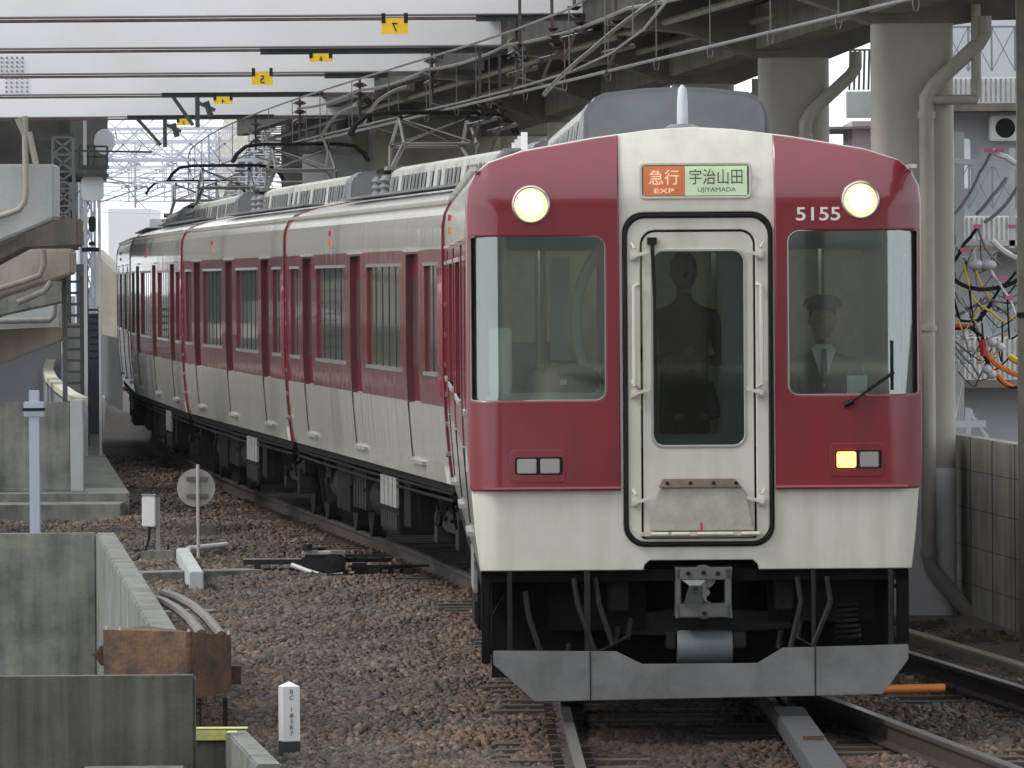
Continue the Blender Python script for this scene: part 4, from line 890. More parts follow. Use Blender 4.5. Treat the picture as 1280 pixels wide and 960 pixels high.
# point machine
p = gnd(410, 722, -.2); pm = thing('point_machine', 'black electric point machine with operating rods beside the left rail', 'point machine', p)
s_ = p.y/F
def u(px): return (px-410)*s_
def zz(py): return (722-py)*s_
m = MB(); m.box(u(378), u(432), -.25, .25, .02, zz(692)); m.build('gear_case', blackg, pm, bev=.03, smooth=True)
MB().tube([(u(416), -.31, .15), (u(416), -.25, .15)], .095, 28).tube([(u(416), -.325, .15), (u(416), -.31, .15)], .03, 12).build('motor_cover', gmetal, pm, smooth=True)
MB().tube([(u(385), -.30, .28), (u(385), -.30, .34)], .05, 16).tube([(u(392), 0, .25), (u(392), 0, .30)], .10, 16).build('crank_cap', gmetal, pm, smooth=True)
MB().box(u(378), u(432), -.27, .0, zz(692), zz(688)).build('case_lid', mat('worn_lid', (.36, .36, .35), .45), pm, bev=.006)
m = MB(); m.box(u(304), u(385), -.02, .08, zz(705), zz(699)); m.box(u(290), u(375), -.1, .2, -.02, .05); m.box(u(318), u(326), -.03, .03, 0, zz(703)); m.bar((u(304), 0, zz(712)), (u(385), 0, zz(712)), .03); m.build('rod_support', blackg, pm)
m = MB(); m.box(u(384), u(404), -.29, -.2, .05, .20); m.box(u(440), u(458), -.15, .1, .0, .14); m.box(u(462), u(476), -.5, -.3, -.02, .10); m.box(u(505), u(520), -.5, -.2, -.02, .08); m.bar((u(436), -.35, .12), (u(540), -.25, .12), .025); m.bar((u(432), .1, .21), (u(482), .1, .21), .05, .03); m.build('slide_chair', blackg, pm, bev=.004)
m = MB(); m.bar((u(455), -.62, -.01), (u(545), -.58, -.01), .06, .02); m.bar((u(468), -.85, -.02), (u(560), -.8, -.02), .06, .02); m.bar((u(304), .02, zz(698)), (u(376), .02, zz(698)), .03, .008); m.bar((u(380), -.28, zz(687)), (u(398), -.28, zz(687)), .03, .012); m.bar((u(414), -.28, zz(687)), (u(430), -.28, zz(687)), .03, .012); m.build('steel_tie', mat('worn_edge', (.35, .34, .32), .35, .5), pm)
m = MB(); m.tube([(u(405), -.35, .03), (u(432), -.38, .05), (u(445), -.38, .06)], .016, 8); m.build('link_rod', lgrey, pm, smooth=True)
m = MB(); m.tube([(u(365), -.3, .14), (u(385), -.32, .08), (u(405), -.35, .03)], .022, 8); m.build('lock_rod', whitem, pm, smooth=True)
m = MB(); m.bar((u(430), 0, .17), (u(490), 0, .17), .04); m.bar((u(400), -.4, .04), (u(500), -.4, .04), .025); m.bar((u(440), -.2, .10), (u(515), -.1, .10), .03, .03); m.bar((u(330), -.2, .09), (u(385), -.2, .09), .025); m.bar((u(460), -.45, .05), (u(500), -.7, .0), .04)
m.build('operating_rod', dmetal, pm)
m = MB()
for k in range(7):
    x_ = u(430+k*14); m.box(x_, x_+.05, -.45+.04*k, -.35+.04*k, -.02, .09)
m.build('rod_joint', dmetal, pm)
# ------------------------------------------------------------------ left middle: walkway, walls, viaduct
m = MB(); ysw = list(range(97, 200, 6)); edgeR = [(97, -4.70), (110, -5.55), (125, -6.5), (150, -7.75), (175, -9.0), (200, -10.2)]
fr_ = lambda y: interp(edgeR, y)
for a, c in zip(ysw[:-1], ysw[1:]): m.add([(fr_(a)-4, a, .12), (fr_(a), a, .12), (fr_(c), c, .12), (fr_(c)-4, c, .12), (fr_(a), a, -.25), (fr_(c), c, -.25)], [(0,1,2,3), (1,4,5,2)])
m.add([(-30, 97, .12), (-4.7, 97, .12), (-4.7, 97, -.3), (-30, 97, -.3)], [(0,1,2,3)])
tag(m.build('walkway', conc, recalc=False), kind='structure')
m = MB().box(-12, -4.75, 95.8, 96.99, -.3, .02); tag(m.build('concrete_step', conc, bev=.01), 'low concrete ledge in front of the walkway at far left', 'ledge')
pw_ = thing('panel_wall', 'grey concrete panel wall with an end post at far left behind the ledge', 'wall')
p = at(88, 560, 98); MB().box(-12, p.x, 98, 98.12, .12, at(40, 503, 98).z).build('wall_panel', conc, pw_, bev=.01)
q = at(105, 560, 98); MB().box(p.x+.004, q.x, 97.9, 98.2, .12, at(40, 500, 98).z).build('end_post', concl, pw_, bev=.01)
# curving handrail wall
hp = [(102, 501, 99.5), (88, 494, 102), (74, 484, 108), (64, 474, 115), (60, 464, 123), (62, 456, 131), (68, 446, 142), (74, 437, 155), (79, 428, 172)]
P_ = [at(*h) for h in hp]
hw_ = thing('curved_parapet', 'low dark parapet with a pale curving handrail beside the far walkway', 'parapet')
m = MB()
for a, c in zip(P_[:-1], P_[1:]): m.bar(a, c, .16, .08)
m.build('handrail', mat('pale_yellow_rail', (.62, .60, .45), .5, noise=.2, nscale=4), hw_)
m = MB()
for a, c in zip(P_[:-1], P_[1:]): m.add([(a.x, a.y, .12), (c.x, c.y, .12), (c.x, c.y, c.z-.06), (a.x, a.y, a.z-.06)], [(0,1,2,3)]); m.add([(a.x-.08, a.y, .12), (c.x-.08, c.y, .12), (c.x-.08, c.y, c.z-.06), (a.x-.08, a.y, a.z-.06)], [(3,2,1,0)])
m.build('parapet_panel', bluegrd, hw_, recalc=False)
m = MB()
for i in range(14):
    f_ = i/13*3; a = P_[int(min(f_, 2.99))].lerp(P_[int(min(f_, 2.99))+1], f_-int(min(f_, 2.99))); m.bar((a.x+.03, a.y-.05, a.z-.4), (a.x+.03, a.y-.05, a.z), .02)
m.build('baluster', mat('pale_yellow_rail', (.62, .60, .45), .5), hw_)
# cantilever beams of the left viaduct
def cant(pts, d, th, m, label, pipe=None, pm_=None):
    o = thing('cantilever_beam', label, 'bridge beam', group='cantilever beams of the left viaduct'); W_ = [at(x, y, d) for x, y in pts]
    MB().prism([(w.x, w.z) for w in W_], d, d+th).build('beam', m, o, bev=.02)
    if pipe:
        for pp_ in pipe: MB().tube([at(x, y, d-.12) for x, y in pp_], .035*d/85, 10).build('drain_pipe', pm_ or pipem, o, smooth=True)
cant([(-600, 205), (67, 205), (68, 208), (68, 273), (0, 302), (-600, 520)], 82, 1.0, concl, 'pale painted cantilever beam with a bent drain pipe at far left', [[(31, 145), (32, 205), (33, 235), (31, 252), (24, 262), (10, 267), (-20, 276)], [(22, 148), (31, 168)], [(36, 165), (45, 205)]])
cant([(-600, 276), (97, 273), (98, 308), (30, 311), (0, 327), (-600, 640)], 90, 1.2, concb, 'brown stained cantilever beam under the pale painted one', [[(-20, 310), (10, 300), (30, 290)]], lgrey)
cant([(-600, 311), (86, 311), (89, 314), (89, 342), (60, 352), (0, 372), (-600, 700)], 99, 1.2, conct, 'grey beige cantilever beam with a curved pipe below the brown one', [[(54, 312), (55, 330), (50, 344), (28, 352), (-10, 364)], [(64, 352), (55, 364), (22, 378)]], tan)
cant([(-600, 352), (76, 352), (79, 370), (79, 378), (0, 395), (-600, 640)], 108, 1.2, conc, 'shaded lower cantilever beam above the white one')
cant([(-600, 379), (75, 379), (75, 409), (0, 428), (-600, 600)], 112, 1.2, concl, 'pale blue white cantilever beam with a thin pipe near the ladder', [[(68, 380), (67, 395), (62, 400), (-20, 402)]], lgrey)
cant([(-600, 440), (77, 408), (78, 425), (0, 455), (-600, 640)], 109, 1.0, conct, 'lowest stained cantilever beam sloping over the blue grey wall')
m = MB(); a = at(-400, 430, 135); c = at(76, 520, 135); m.box(a.x, c.x, 135, 135.3, .12, at(0, 425, 135).z); tag(m.build('side_building', bluegr, bev=.01), 'blue grey building wall low at far left behind the handrail', 'building')
lv = thing('viaduct_deck', 'dark viaduct deck soffit at upper left behind the pale cantilever beam', 'viaduct')
a = at(86, 145, 119); MB().prism([(-14, 4.35), (a.x, 4.35), (a.x+.05, 6.2), (-14, 6.2)], 119, 130).build('deck', soff, lv)
cv = [(86, 150, 130), (91, 170, 140), (95, 190, 150), (97, 215, 160), (98, 245, 175)]
m = MB(); Q = [at(*c_) for c_ in cv]
for a, c in zip(Q[:-1], Q[1:]): m.add([(a.x, a.y, a.z-1.2), (c.x, c.y, c.z-1.2), (c.x, c.y, c.z+.5), (a.x, a.y, a.z+.5), (a.x-10, a.y, a.z-1.2), (c.x-10, c.y, c.z-1.2)], [(0,1,2,3), (0,4,5,1)])
m.build('curved_edge', conc, lv, recalc=False)
MB().box(-14, at(84,0,131).x, 131, 131.5, 2.0, 6).build('pier_wall', bluegrd, lv)
# steel lattice mast at the left, ladders
def lattice(m, x, y, z0, z1, w, r=.03, n=6):
    for sx in (-w, w):
        for sy in (-w, w): m.bar((x+sx, y+sy, z0), (x+sx, y+sy, z1), r)
    for i in range(n):
        za = z0+(z1-z0)*i/n; zb_ = z0+(z1-z0)*(i+1)/n
        for sy in (-w, w):
            m.bar((x-w, y+sy, za), (x+w, y+sy, zb_), r*.7); m.bar((x+w, y+sy, za), (x-w, y+sy, zb_), r*.7); m.bar((x-w, y+sy, zb_), (x+w, y+sy, zb_), r*.7)
lm_ = thing('lattice_mast', 'dark lattice steel mast at far left edge of the white sky', 'mast'); m = MB(); p = at(80, 300, 100); lattice(m, p.x, 100, at(80, 300, 100).z, at(80, 172, 100).z, .13, .03, 6); m.bar((p.x, 100, .1), (p.x, 100, at(80, 300, 100).z), .06); m.build('mast', mat('mast_grey', (.13, .145, .15), .6, noise=.2, nscale=6), lm_)
a = at(38, 173, 100); c = at(93, 171, 100); MB().bar(a, c, .08, .08).build('crossbar', arm_m, lm_); a = at(56, 188, 100); c = at(190, 190, 100); MB().bar(a, c, .025).build('cross_wire', arm_m, lm_)
MB().bar(at(62, 197, 100), at(84, 217, 100), .05).tube([at(82, 217, 99.9), at(84, 240, 99.9), at(82, 262, 99.9)], .02, 6).build('strut', arm_m, lm_)
def ladder(x0, x1, y0, y1, d, n, label):
    o = thing('ladder', label, 'ladder', group='ladders at the left mast'); a = at(x0, y1, d); b_ = at(x1, y0, d)
    MB().bar((a.x, d, a.z), (a.x, d, b_.z), .05).bar((b_.x, d, a.z), (b_.x, d, b_.z), .05).build('stile', arm_m, o)
    r_ = MB()
    for k in range(n): z = a.z+(b_.z-a.z)*(k+.5)/n; r_.bar((a.x, d, z), (b_.x, d, z), .035)
    r_.build('rung', arm_m, o)
ladder(82, 102, 345, 500, 103, 11, 'tall ladder standing in front of the grey column at left')
ladder(107, 124, 383, 452, 128, 8, 'farther ladder on the grey tower near the end of the train')
ladder(85, 106, 500, 415, 104, 6, 'short ladder cage behind the tall ladder') if False else None
def blockpx(name, x0, x1, y0, y1, d, th, m, label, cat, z0=None):
    a = at(x0, y1, d); c = at(x1, y0, d); return tag(MB().box(a.x, c.x, d, d+th, a.z if z0 is None else z0, c.z).build(name, m, bev=.01), label, cat)
blockpx('grey_column', 84, 104, 404, 500, 118, .8, conc, 'stout grey concrete column behind the tall ladder', 'column', .12)
blockpx('grey_tower', 96, 107, 330, 420, 124, .8, bluegrd, 'dark blue grey steel tower beside the signal', 'tower', .12)
blockpx('dark_cabin', 106, 124, 392, 450, 135, .8, bluegrd, 'dark grey cabin behind the farther ladder', 'cabin', .12)
fw = MB(); N = 60; a = at(122, 412, 185); c = at(152, 406, 165)
for i in range(N): 
    x_ = a.x+(c.x-a.x)*i/N; x2 = a.x+(c.x-a.x)*(i+1)/N; yy = a.y+(c.y-a.y)*i/N; dd = .05*(i % 2); fw.add([(x_, yy-dd, .0), (x2, yy-dd, .0), (x2, yy-dd, 1.5), (x_, yy-dd, 1.5)], [(0,1,2,3)])
tag(fw.build('corrugated_fence', fence_m, recalc=False), 'grey corrugated fence past the end of the train', 'fence')
# signal
sgn = thing('railway_signal', 'black railway signal on a slender mast with a cage platform at left', 'signal'); d = 118
MB().bar((at(106, 300, d).x, d, .1), (at(106, 140, d).x, d, at(106, 150, d).z), .05).bar((at(124, 300, d).x, d, .1), (at(124, 240, d).x, d, at(124, 240, d).z), .04).build('mast', mat('pale_steel', (.45, .47, .5), .5), sgn)
a = at(113, 292, d); MB().prism(rrect(at(109, 0, d).x, at(118, 0, d).x, at(0, 291, d).z, at(0, 271, d).z, .05), d-.1, d-.02).build('signal_head', black, sgn)
MB().prism(rrect(at(109, 0, d).x, at(117, 0, d).x, at(0, 308, d).z, at(0, 303, d).z, .02), d-.1, d-.02).bar(at(102, 312, d), at(124, 312, d), .07, .06).build('lower_lamp', black, sgn)
MB().prism(rrect(at(100, 0, d).x, at(128, 0, d).x, at(0, 251, d).z, at(0, 222, d).z, .06), d-.05, d-.02).build('pale_board', mat('pale_board', (.58, .60, .62), .6), sgn)
m = MB(); m.bar(at(98, 209, d), at(135, 209, d), .5, .06); m.bar(at(98, 219, d), at(135, 219, d), .5, .05)
for x0_, x1_, y0_, y1_ in ((99, 134, 183, 183), (99, 99, 183, 209), (134, 134, 183, 209), (110, 110, 183, 209), (118, 118, 183, 209), (99, 134, 196, 196)): m.bar(at(x0_, y0_, d), at(x1_, y1_, d), .03)
m.build('cage_platform', arm_m, sgn)
MB().prism([(at(116+13*(1+math.cos(a_))/1, 0, d+2).x-.0, at(0, 178-16*math.sin(a_), d+2).z) for a_ in np.linspace(0, 2*math.pi, 24, endpoint=False)], d+2, d+2.04).build('round_board', mat('round_board', (.68, .69, .7), .6), sgn)
# ------------------------------------------------------------------ overhead: white girders
GI = [(79.5, 22), (88.5, 60.5), (97.5, 92), (107.5, 117.5), (117, 145.5), (70.5, -25)]
gnames = ['nearest fully visible white girder, carrying plate 7', 'second white girder from the camera, with the long dark arm', 'third white girder, over the plate marked 5', 'fourth white girder with a braced dark arm below', 'farthest white girder, just above the bright sky']
redge = [760, 690, 585, 500, 432]
ARM = [(595, 760, 22), (326, 690, 64), (406, 487, 94), (203, 405, 118.5), (160, 343, 146.5)]
INS = [645, 540, 450, 375, 320]
for i, (d, yb_) in enumerate(GI[:5]):
    zb = at(640, yb_, d).z; xr = at(redge[i], yb_, d).x+.2
    g_ = thing('white_girder', gnames[i], 'girder', (0, d, zb), group='white cross girders over the tracks')
    MB().box(-14, xr, 0, .02, .02, 1.15).build('web', whitep, g_)
    MB().box(-14, xr, -.05, .30, -.010, .012).build('bottom_flange', gird, g_)
    MB().box(-14, xr, -.03, .27, 1.15, 1.18).build('top_flange', whitep, g_)
    MB().tube([(-14, -.08, .03), (xr, -.08, .03)], .012, 8).build('cable_pipe', mat('pipe_dark', (.13, .10, .10), .5), g_)
    bo = MB()
    for sx in (-14,): bo.box(sx-.006, sx+.006, -.004, .0, .02, 1.15)
    if i in (2, 3):
        for r_ in range(4):
            for c_ in range(5): a = at(2+c_*6.5+(6 if i == 3 else 0), yb_+8+r_*5.5-28, d); bo.tube([(a.x, -.02, a.z-zb), (a.x, -.001, a.z-zb)], .014, 8)
    bo.build('rivet', mat('rivet_grey', (.22, .22, .22), .5), g_)
    x0_, x1_, ya = ARM[i]
    a = at(x0_, ya, d); c = at(x1_, ya, d)
    ar = thing('catenary_arm', ['dark steel arm with drilled end under the nearest white girder', 'longest dark steel arm under the second white girder', 'short dark steel arm under the third white girder', 'dark arm with triangular brace under the fourth white girder', 'dark arm with triangular brace against the bright sky'][i], 'bracket arm', (0, d-.16, a.z), group='catenary support arms')
    MB().box(a.x, c.x, -.05, .0, -.045, .015).box(a.x, c.x, -.12, .0, .015, .022).build('channel', arm_m, ar)
    hx_ = at(INS[i], ya, d).x; z = -.05
    st_ = MB().tube([(hx_, -.04, 0), (hx_, -.04, -.62 if i < 4 else -.5)], .018, 6); st_.bar((hx_-.09, -.04, -.42), (hx_+.05, -.04, -.30), .03).bar((hx_, -.04, -.6), (hx_+.5, -.3, -.75), .02).build('hanger', arm_m, ar)
    ii = MB()
    for k in range(3): ii.tube([(hx_, -.04, -.10-.12*k), (hx_, -.04, -.135-.12*k), (hx_, -.04, -.16-.12*k)], [.045, .10, .04], 14)
    ii.build('insulator', ceram, ar, smooth=True)
    if i > 2:
        bx = at([0, 0, 0, 240, 200][i], ya, d).x; m = MB(); m.bar((a.x+.15, -.03, -.03), (bx+.02, -.03, -.42), .05); m.bar((bx+.08, -.03, 0), (bx+.08, -.03, -.45), .06); m.bar((bx+.1, -.03, -.12), (bx+.32, -.03, -.22), .05); m.tube([(bx+.2, -.03, -.1), (bx+.26, -.03, -.3)], .04, 8); m.build('brace', arm_m, ar)
plates = [(494, 34, 79.2, 33, 20, '7'), (402, 73, 88.2, 29, 10, '6'), (329, 99, 97.2, 26, 16, '5'), (280, 126, 107.2, 24, 9, '4'), (231, 153, 116.7, 18, 8, '3')]
for i, (x, y, d, w, h, ch) in enumerate(plates):
    p = at(x, y, d); s_ = d/F; k = thing('number_plate', ['large yellow plate with a mirrored 7', 'yellow plate half hidden under the second white girder', 'yellow plate with a mirrored 5', 'thin yellow plate under the fourth white girder', 'smallest yellow plate against the bright sky'][i], 'number plate', (p.x, d-.35, p.z), group='yellow number plates hung from the girders')
    pl_ = MB().box(-w*s_/2, w*s_/2, 0, .012, -h*s_/2, h*s_/2).build('plate', yellow, k)
    text(ch, 'digit', min(h*.6, 11)*s_, (0, -.004, -.01), black, k, mirror=True)
    MB().box(-w*s_/2, -w*s_/2+.04, -.006, .02, h*s_/2-.05, h*s_/2+.05).box(w*s_/2-.04, w*s_/2, -.006, .02, h*s_/2-.05, h*s_/2+.05).build('hanger_clip', black, k)
# ------------------------------------------------------------------ right viaduct
def ecol(y): return 3.40-.0615*(y-67)
cols = [67, 77.3, 87.6, 98, 108.5, 119]
clab = ['nearest thick beige column with a long drain pipe, right of the train', 'second beige column, just above the right side of the train', 'third beige column, right behind the roof of the leading car', 'fourth column in the shade behind the roof of the leading car', 'fifth column in the shade', 'farthest column in the shade']
dk = thing('viaduct_deck', 'dark concrete viaduct deck over the right hand track', 'viaduct')
def ledge(y): return .62-.092*(y-79)          # left edge of deck
re_ = lambda y: 5.9 if y < 91 else ecol(y)+.42
m = MB(); yy = [38, 46, 60, 75, 90, 91.01, 105, 122, 140]
for a, c in zip(yy[:-1], yy[1:]): m.add([(ledge(a), a, 5.62), (re_(a), a, 5.62), (re_(c), c, 5.62), (ledge(c), c, 5.62), (ledge(a), a, 6.6), (ledge(c), c, 6.6), (re_(a), a, 6.6), (re_(c), c, 6.6)], [(0,1,2,3), (0,3,5,4), (4,5,7,6), (1,6,7,2)])
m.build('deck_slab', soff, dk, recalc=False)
m = MB()
for off in (.25, 1.1, 2.0, 3.0):
    for a, c in zip(yy[:-1], yy[1:]): m.bar((ledge(a)+off, a, 5.45), (ledge(c)+off, c, 5.45), .18, .36)
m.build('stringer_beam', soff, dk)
m = MB()
for a, c in zip(yy[:-1], yy[1:]): m.bar((ecol(a)-.25, a, 5.14), (ecol(c)-.25, c, 5.14), .30, .42)
m.build('edge_beam', capc, dk)
m = MB(); 
for yv in np.arange(50, 135, 5.15): m.bar((ledge(yv)+.1, yv, 5.50), (ecol(yv), yv, 5.50), .12, .2)
m.build('cross_rib', soff, dk)
m = MB()
for off in (.7, 1.55): 
    for a, c in zip(yy[:-1], yy[1:]): m.tube([(ledge(a)+off, a, 5.2), (ledge(c)+off, c, 5.2)], .035, 8)
m.build('service_pipe', tan, dk)
for i, y in enumerate(cols):
    x = ecol(y); c_ = thing('viaduct_column', clab[i], 'column', (x, y, -.2), 0, 'columns of the right viaduct'); hw = .34
    MB().prism(rrect(-hw, hw, -hw, hw, .13, 5), 0, 5.55, 'z').build('shaft', colp, c_, smooth=True)
    if i == 0: MB().prism(rrect(-hw-.006, hw+.006, -hw-.006, hw+.006, .135, 5), 0, 1.30, 'z').build('steel_jacket', mat('jacket_paint', (.74, .76, .80), .4, noise=.1, nscale=2), c_, smooth=True)
    cl = -(x-ledge(y))+.15; cr_ = 2.3 if i == 0 else (1.0 if i < 3 else .5); MB().prism([(cl, 5.40), (-hw-.7, 5.30), (-hw-.02, 5.05), (hw+.02, 5.05), (cr_, 5.30), (cr_, 5.83), (cl, 5.83)], -.38, .38).build('cap_beam', capc, c_, bev=.02)
    if i < 4:
        q = .07
        dp = MB().tube([(hw+.25, -hw-.1, 5.1), (hw+.25, -hw-.1, 4.95), (hw+.20, -hw-.1, 4.87), (.16, -hw-.1, 4.52), (.10, -hw-.1, 4.42), (.10, -hw-.1, 4.2), (.10, -hw-.1, .55), (.13, -hw-.1, .45), (.46, -hw-.1, .05)], .062, 12).build('drain_pipe', pipem, c_, smooth=True)
        MB().tube([(.10, -hw-.1, 4.30), (.10, -hw-.1, 4.24)], .075, 12).tube([(.10, -hw-.1, 2.5), (.10, -hw-.1, 2.46)], .075, 12).tube([(.10, -hw-.1, .62), (.10, -hw-.1, .56)], .075, 12).build('pipe_collar', pipem, dp, smooth=True)
        if i == 0: MB().tube([(.10, -hw-.1, 4.40), (.52, -hw-.1, 4.40), (.52, -hw-.1, 4.44), (.52, -hw-.1, 5.2)], .042, 10).build('branch_pipe', pipem, dp, smooth=True)
pwl = MB(); a = at(466, 160, 123); c = at(700, 160, 123); pwl.box(a.x, c.x, 123, 123.5, 2.0, at(0, 165, 123).z+.3); tag(pwl.build('pier_wall', conct), 'beige pier wall in the shade behind the first pantograph', 'wall')
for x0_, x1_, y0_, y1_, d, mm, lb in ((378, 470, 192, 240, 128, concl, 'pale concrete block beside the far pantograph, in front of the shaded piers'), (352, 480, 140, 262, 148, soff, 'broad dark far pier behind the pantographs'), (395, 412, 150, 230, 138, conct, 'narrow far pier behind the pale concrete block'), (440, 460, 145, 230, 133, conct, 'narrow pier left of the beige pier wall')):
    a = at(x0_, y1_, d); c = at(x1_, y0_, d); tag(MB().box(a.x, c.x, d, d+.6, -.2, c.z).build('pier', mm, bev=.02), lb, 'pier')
# corrugated curved noise wall on the far right edge of sky
cw = MB(); N = 46
Pn = [at(x, y, d) for x, y, d in ((398, 148, 140), (375, 170, 150), (352, 200, 165), (335, 232, 185), (326, 262, 215))]; Pn2 = [at(x, y, d) for x, y, d in ((346, 148, 140), (322, 170, 150), (300, 200, 165), (284, 232, 185), (272, 262, 215))]
Q = []
for i in range(len(Pn)-1):
    for k in range(16): Q.append((Pn[i].lerp(Pn[i+1], k/16), Pn2[i].lerp(Pn2[i+1], k/16)))
for i in range(len(Q)-1):
    (a, a2), (c, c2) = Q[i], Q[i+1]; o_ = Vector((0, 0, .07*(i % 2))); cw.add([a+o_, c+o_, c2+o_, a2+o_], [(0,1,2,3)])
    cw.add([a2+o_, c2+o_, c2+o_+Vector((-.1, 0, 1.4)), a2+o_+Vector((-.1, 0, 1.4))], [(0,1,2,3)])
tag(cw.build('noise_barrier', mat('barrier_beige', (.58, .53, .46), .6, noise=.2, nscale=1), recalc=False), 'beige ribbed barrier curving away at the edge of the bright sky', 'noise barrier')
# unseen canopy added to cut light on the train front, then the platform
cn = thing('added_canopy', 'unseen dark canopy added to cut light on the train front', 'canopy')
MB().box(-9, 9, -40, 37, 5.75, 5.95).build('added_canopy_roof', soff, cn)
m = MB()
for y in range(-38, 38, 6): m.box(-9, 9, y, y+.2, 5.45, 5.745)
m.build('added_canopy_beam', tan, cn)
for y in (-30, -18, -6):
    for x in (-3.4, 5.6): MB().box(x-.12, x+.12, y-.12, y+.12, -.2, 5.44).build('added_canopy_post', tan, cn, bev=.01)
sb_ = thing('added_backdrop', 'unseen block added behind the camera to darken reflections', 'building')  # added out of view to darken windscreen reflections and the train front
MB().box(-13, 13, -62, -50, -.2, 13).build('wall', tan, sb_)  # body of the added unseen block
for x in (-8, -3, 2, 7): MB().box(x, x+3, -50.0, -49.9, 3.3, 4.6).build('window', sideglass, sb_)  # glass panes on the added unseen block
pf = thing('station_platform', 'concrete station platform the picture is taken from', 'platform'); MB().box(-9, -.75, -60, 12, -.2, 1.1).build('platform_slab', conct, pf, bev=.02)
MB().box(3.4, 12, -60, 12, -.2, 1.1).build('platform_slab', conct, pf, bev=.02)
# ------------------------------------------------------------------ overhead wires
def droop(P, n, sag):
    out = []
    for a, c in zip(P[:-1], P[1:]):
        for k in range(n): t_ = k/n; q = Vector(a).lerp(Vector(c), t_); q.z -= sag*4*t_*(1-t_); out.append(q)
    out.append(Vector(P[-1])); return out
ol = thing('overhead_line', 'overhead contact line with thick messenger wire above the straight right hand track', 'overhead line')
ms = droop([(diag(y), y, 5.05) for y in (48, 58, 68.5, 79, 88, 97.5, 107.5)], 6, .05); MB().tube(ms, .017, 6).build('messenger_wire', wirel, ol, smooth=True)
MB().tube([(diag(y), y, 4.55) for y in (48, 58, 79, 97.5, 107.5)], .014, 6).build('contact_wire', wirel, ol, smooth=True)
dpm = MB().tube([(0, 0, 0), (0, 0, -.45)], .005, 5).tube([(0, 0, -.43), (.018, 0, -.46), (.022, 0, -.5), (.01, 0, -.54), (-.01, 0, -.54), (-.022, 0, -.5), (-.018, 0, -.46), (0, 0, -.43)], .005, 5).build('dropper', wirel, ol)
for i, y in enumerate(np.arange(52, 107, 3.6)):
    o = dpm if i == 0 else dpm.copy()
    if i: C.objects.link(o); o.parent = ol
    o.location = (diag(y), y, 5.0)
o2 = thing('overhead_line', 'thin overhead contact line following the curved track above the train', 'overhead line')
pts = [(tx(y), y, 5.10) for y in np.arange(46, 200, 6)]; MB().tube(pts, .012, 6).build('messenger_wire', wire, o2)
pts = [(tx(y), y, 4.54) for y in np.arange(46, 200, 6)]; MB().tube(pts, .010, 6).build('contact_wire', wire, o2)
m = MB()
for y in np.arange(50, 190, 5): m.tube([(tx(y), y, 5.1), (tx(y), y, 4.54)], .006, 5)
m.build('dropper', wire, o2)
pu_ = [([(455, 155, 90), (462, 140, 89), (478, 122, 88), (510, 108, 87)], 'curved pull-off tube left of the first pantograph'), ([(410, 190, 101), (402, 170, 99), (420, 145, 98), (448, 132, 97)], 'curved pull-off tube above the far pantograph'), ([(820, 0, 66), (740, 62, 68), (680, 118, 71)], 'slanting steel stay crossing the wires over the train')]
for pp_, lb in pu_: tag(MB().tube(droop([at(*q) for q in pp_], 4, -.02), .018, 8).build('pull_off_tube', wirel, smooth=True), lb, 'tube', 'tubes and stays among the wires')
cl_ = MB()
for x, y, d in ((718, 8, 72), (690, 35, 74), (770, 25, 70), (650, 55, 76), (600, 120, 80), (625, 128, 80)):
    p = at(x, y, d)
    for k in range(4): cl_.tube([(p.x+.02*k, p.y, p.z-.07*k), (p.x+.02*k, p.y, p.z-.07*k-.035)], [.075, .03], 10)
    cl_.bar((p.x-.12, p.y, p.z-.30), (p.x+.16, p.y+.3, p.z-.22), .04); cl_.bar((p.x, p.y, p.z-.25), (p.x-.1, p.y, p.z-.5), .03)
    cl_.bar((p.x, p.y, p.z), (p.x, p.y, p.z+.5), .03)
tag(cl_.build('insulator_cluster', ceram), 'tangle of dark insulators and clamps hanging over the train at top centre', 'insulators', kind='stuff')
# distant gantries
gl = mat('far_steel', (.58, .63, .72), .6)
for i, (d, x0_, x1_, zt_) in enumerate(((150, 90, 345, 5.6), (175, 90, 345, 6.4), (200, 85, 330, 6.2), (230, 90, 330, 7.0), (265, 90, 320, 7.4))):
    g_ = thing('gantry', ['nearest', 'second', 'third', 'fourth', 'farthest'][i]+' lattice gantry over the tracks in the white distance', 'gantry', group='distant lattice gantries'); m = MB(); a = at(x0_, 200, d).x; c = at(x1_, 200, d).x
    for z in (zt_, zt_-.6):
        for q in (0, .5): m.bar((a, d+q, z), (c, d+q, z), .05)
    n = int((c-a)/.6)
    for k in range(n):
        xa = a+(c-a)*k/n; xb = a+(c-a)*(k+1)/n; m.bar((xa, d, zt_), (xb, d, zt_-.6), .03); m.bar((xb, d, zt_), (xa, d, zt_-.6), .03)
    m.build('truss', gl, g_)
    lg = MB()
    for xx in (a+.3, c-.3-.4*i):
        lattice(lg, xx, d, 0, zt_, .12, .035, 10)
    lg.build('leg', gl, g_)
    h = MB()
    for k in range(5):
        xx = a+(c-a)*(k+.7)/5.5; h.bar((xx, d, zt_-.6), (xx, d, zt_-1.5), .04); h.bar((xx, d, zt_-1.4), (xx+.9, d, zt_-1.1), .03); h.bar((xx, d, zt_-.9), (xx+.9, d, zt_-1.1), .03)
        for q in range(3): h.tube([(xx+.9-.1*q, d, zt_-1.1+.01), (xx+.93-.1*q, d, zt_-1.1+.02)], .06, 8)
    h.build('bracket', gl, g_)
dw = MB(); rnd = random.Random(3)
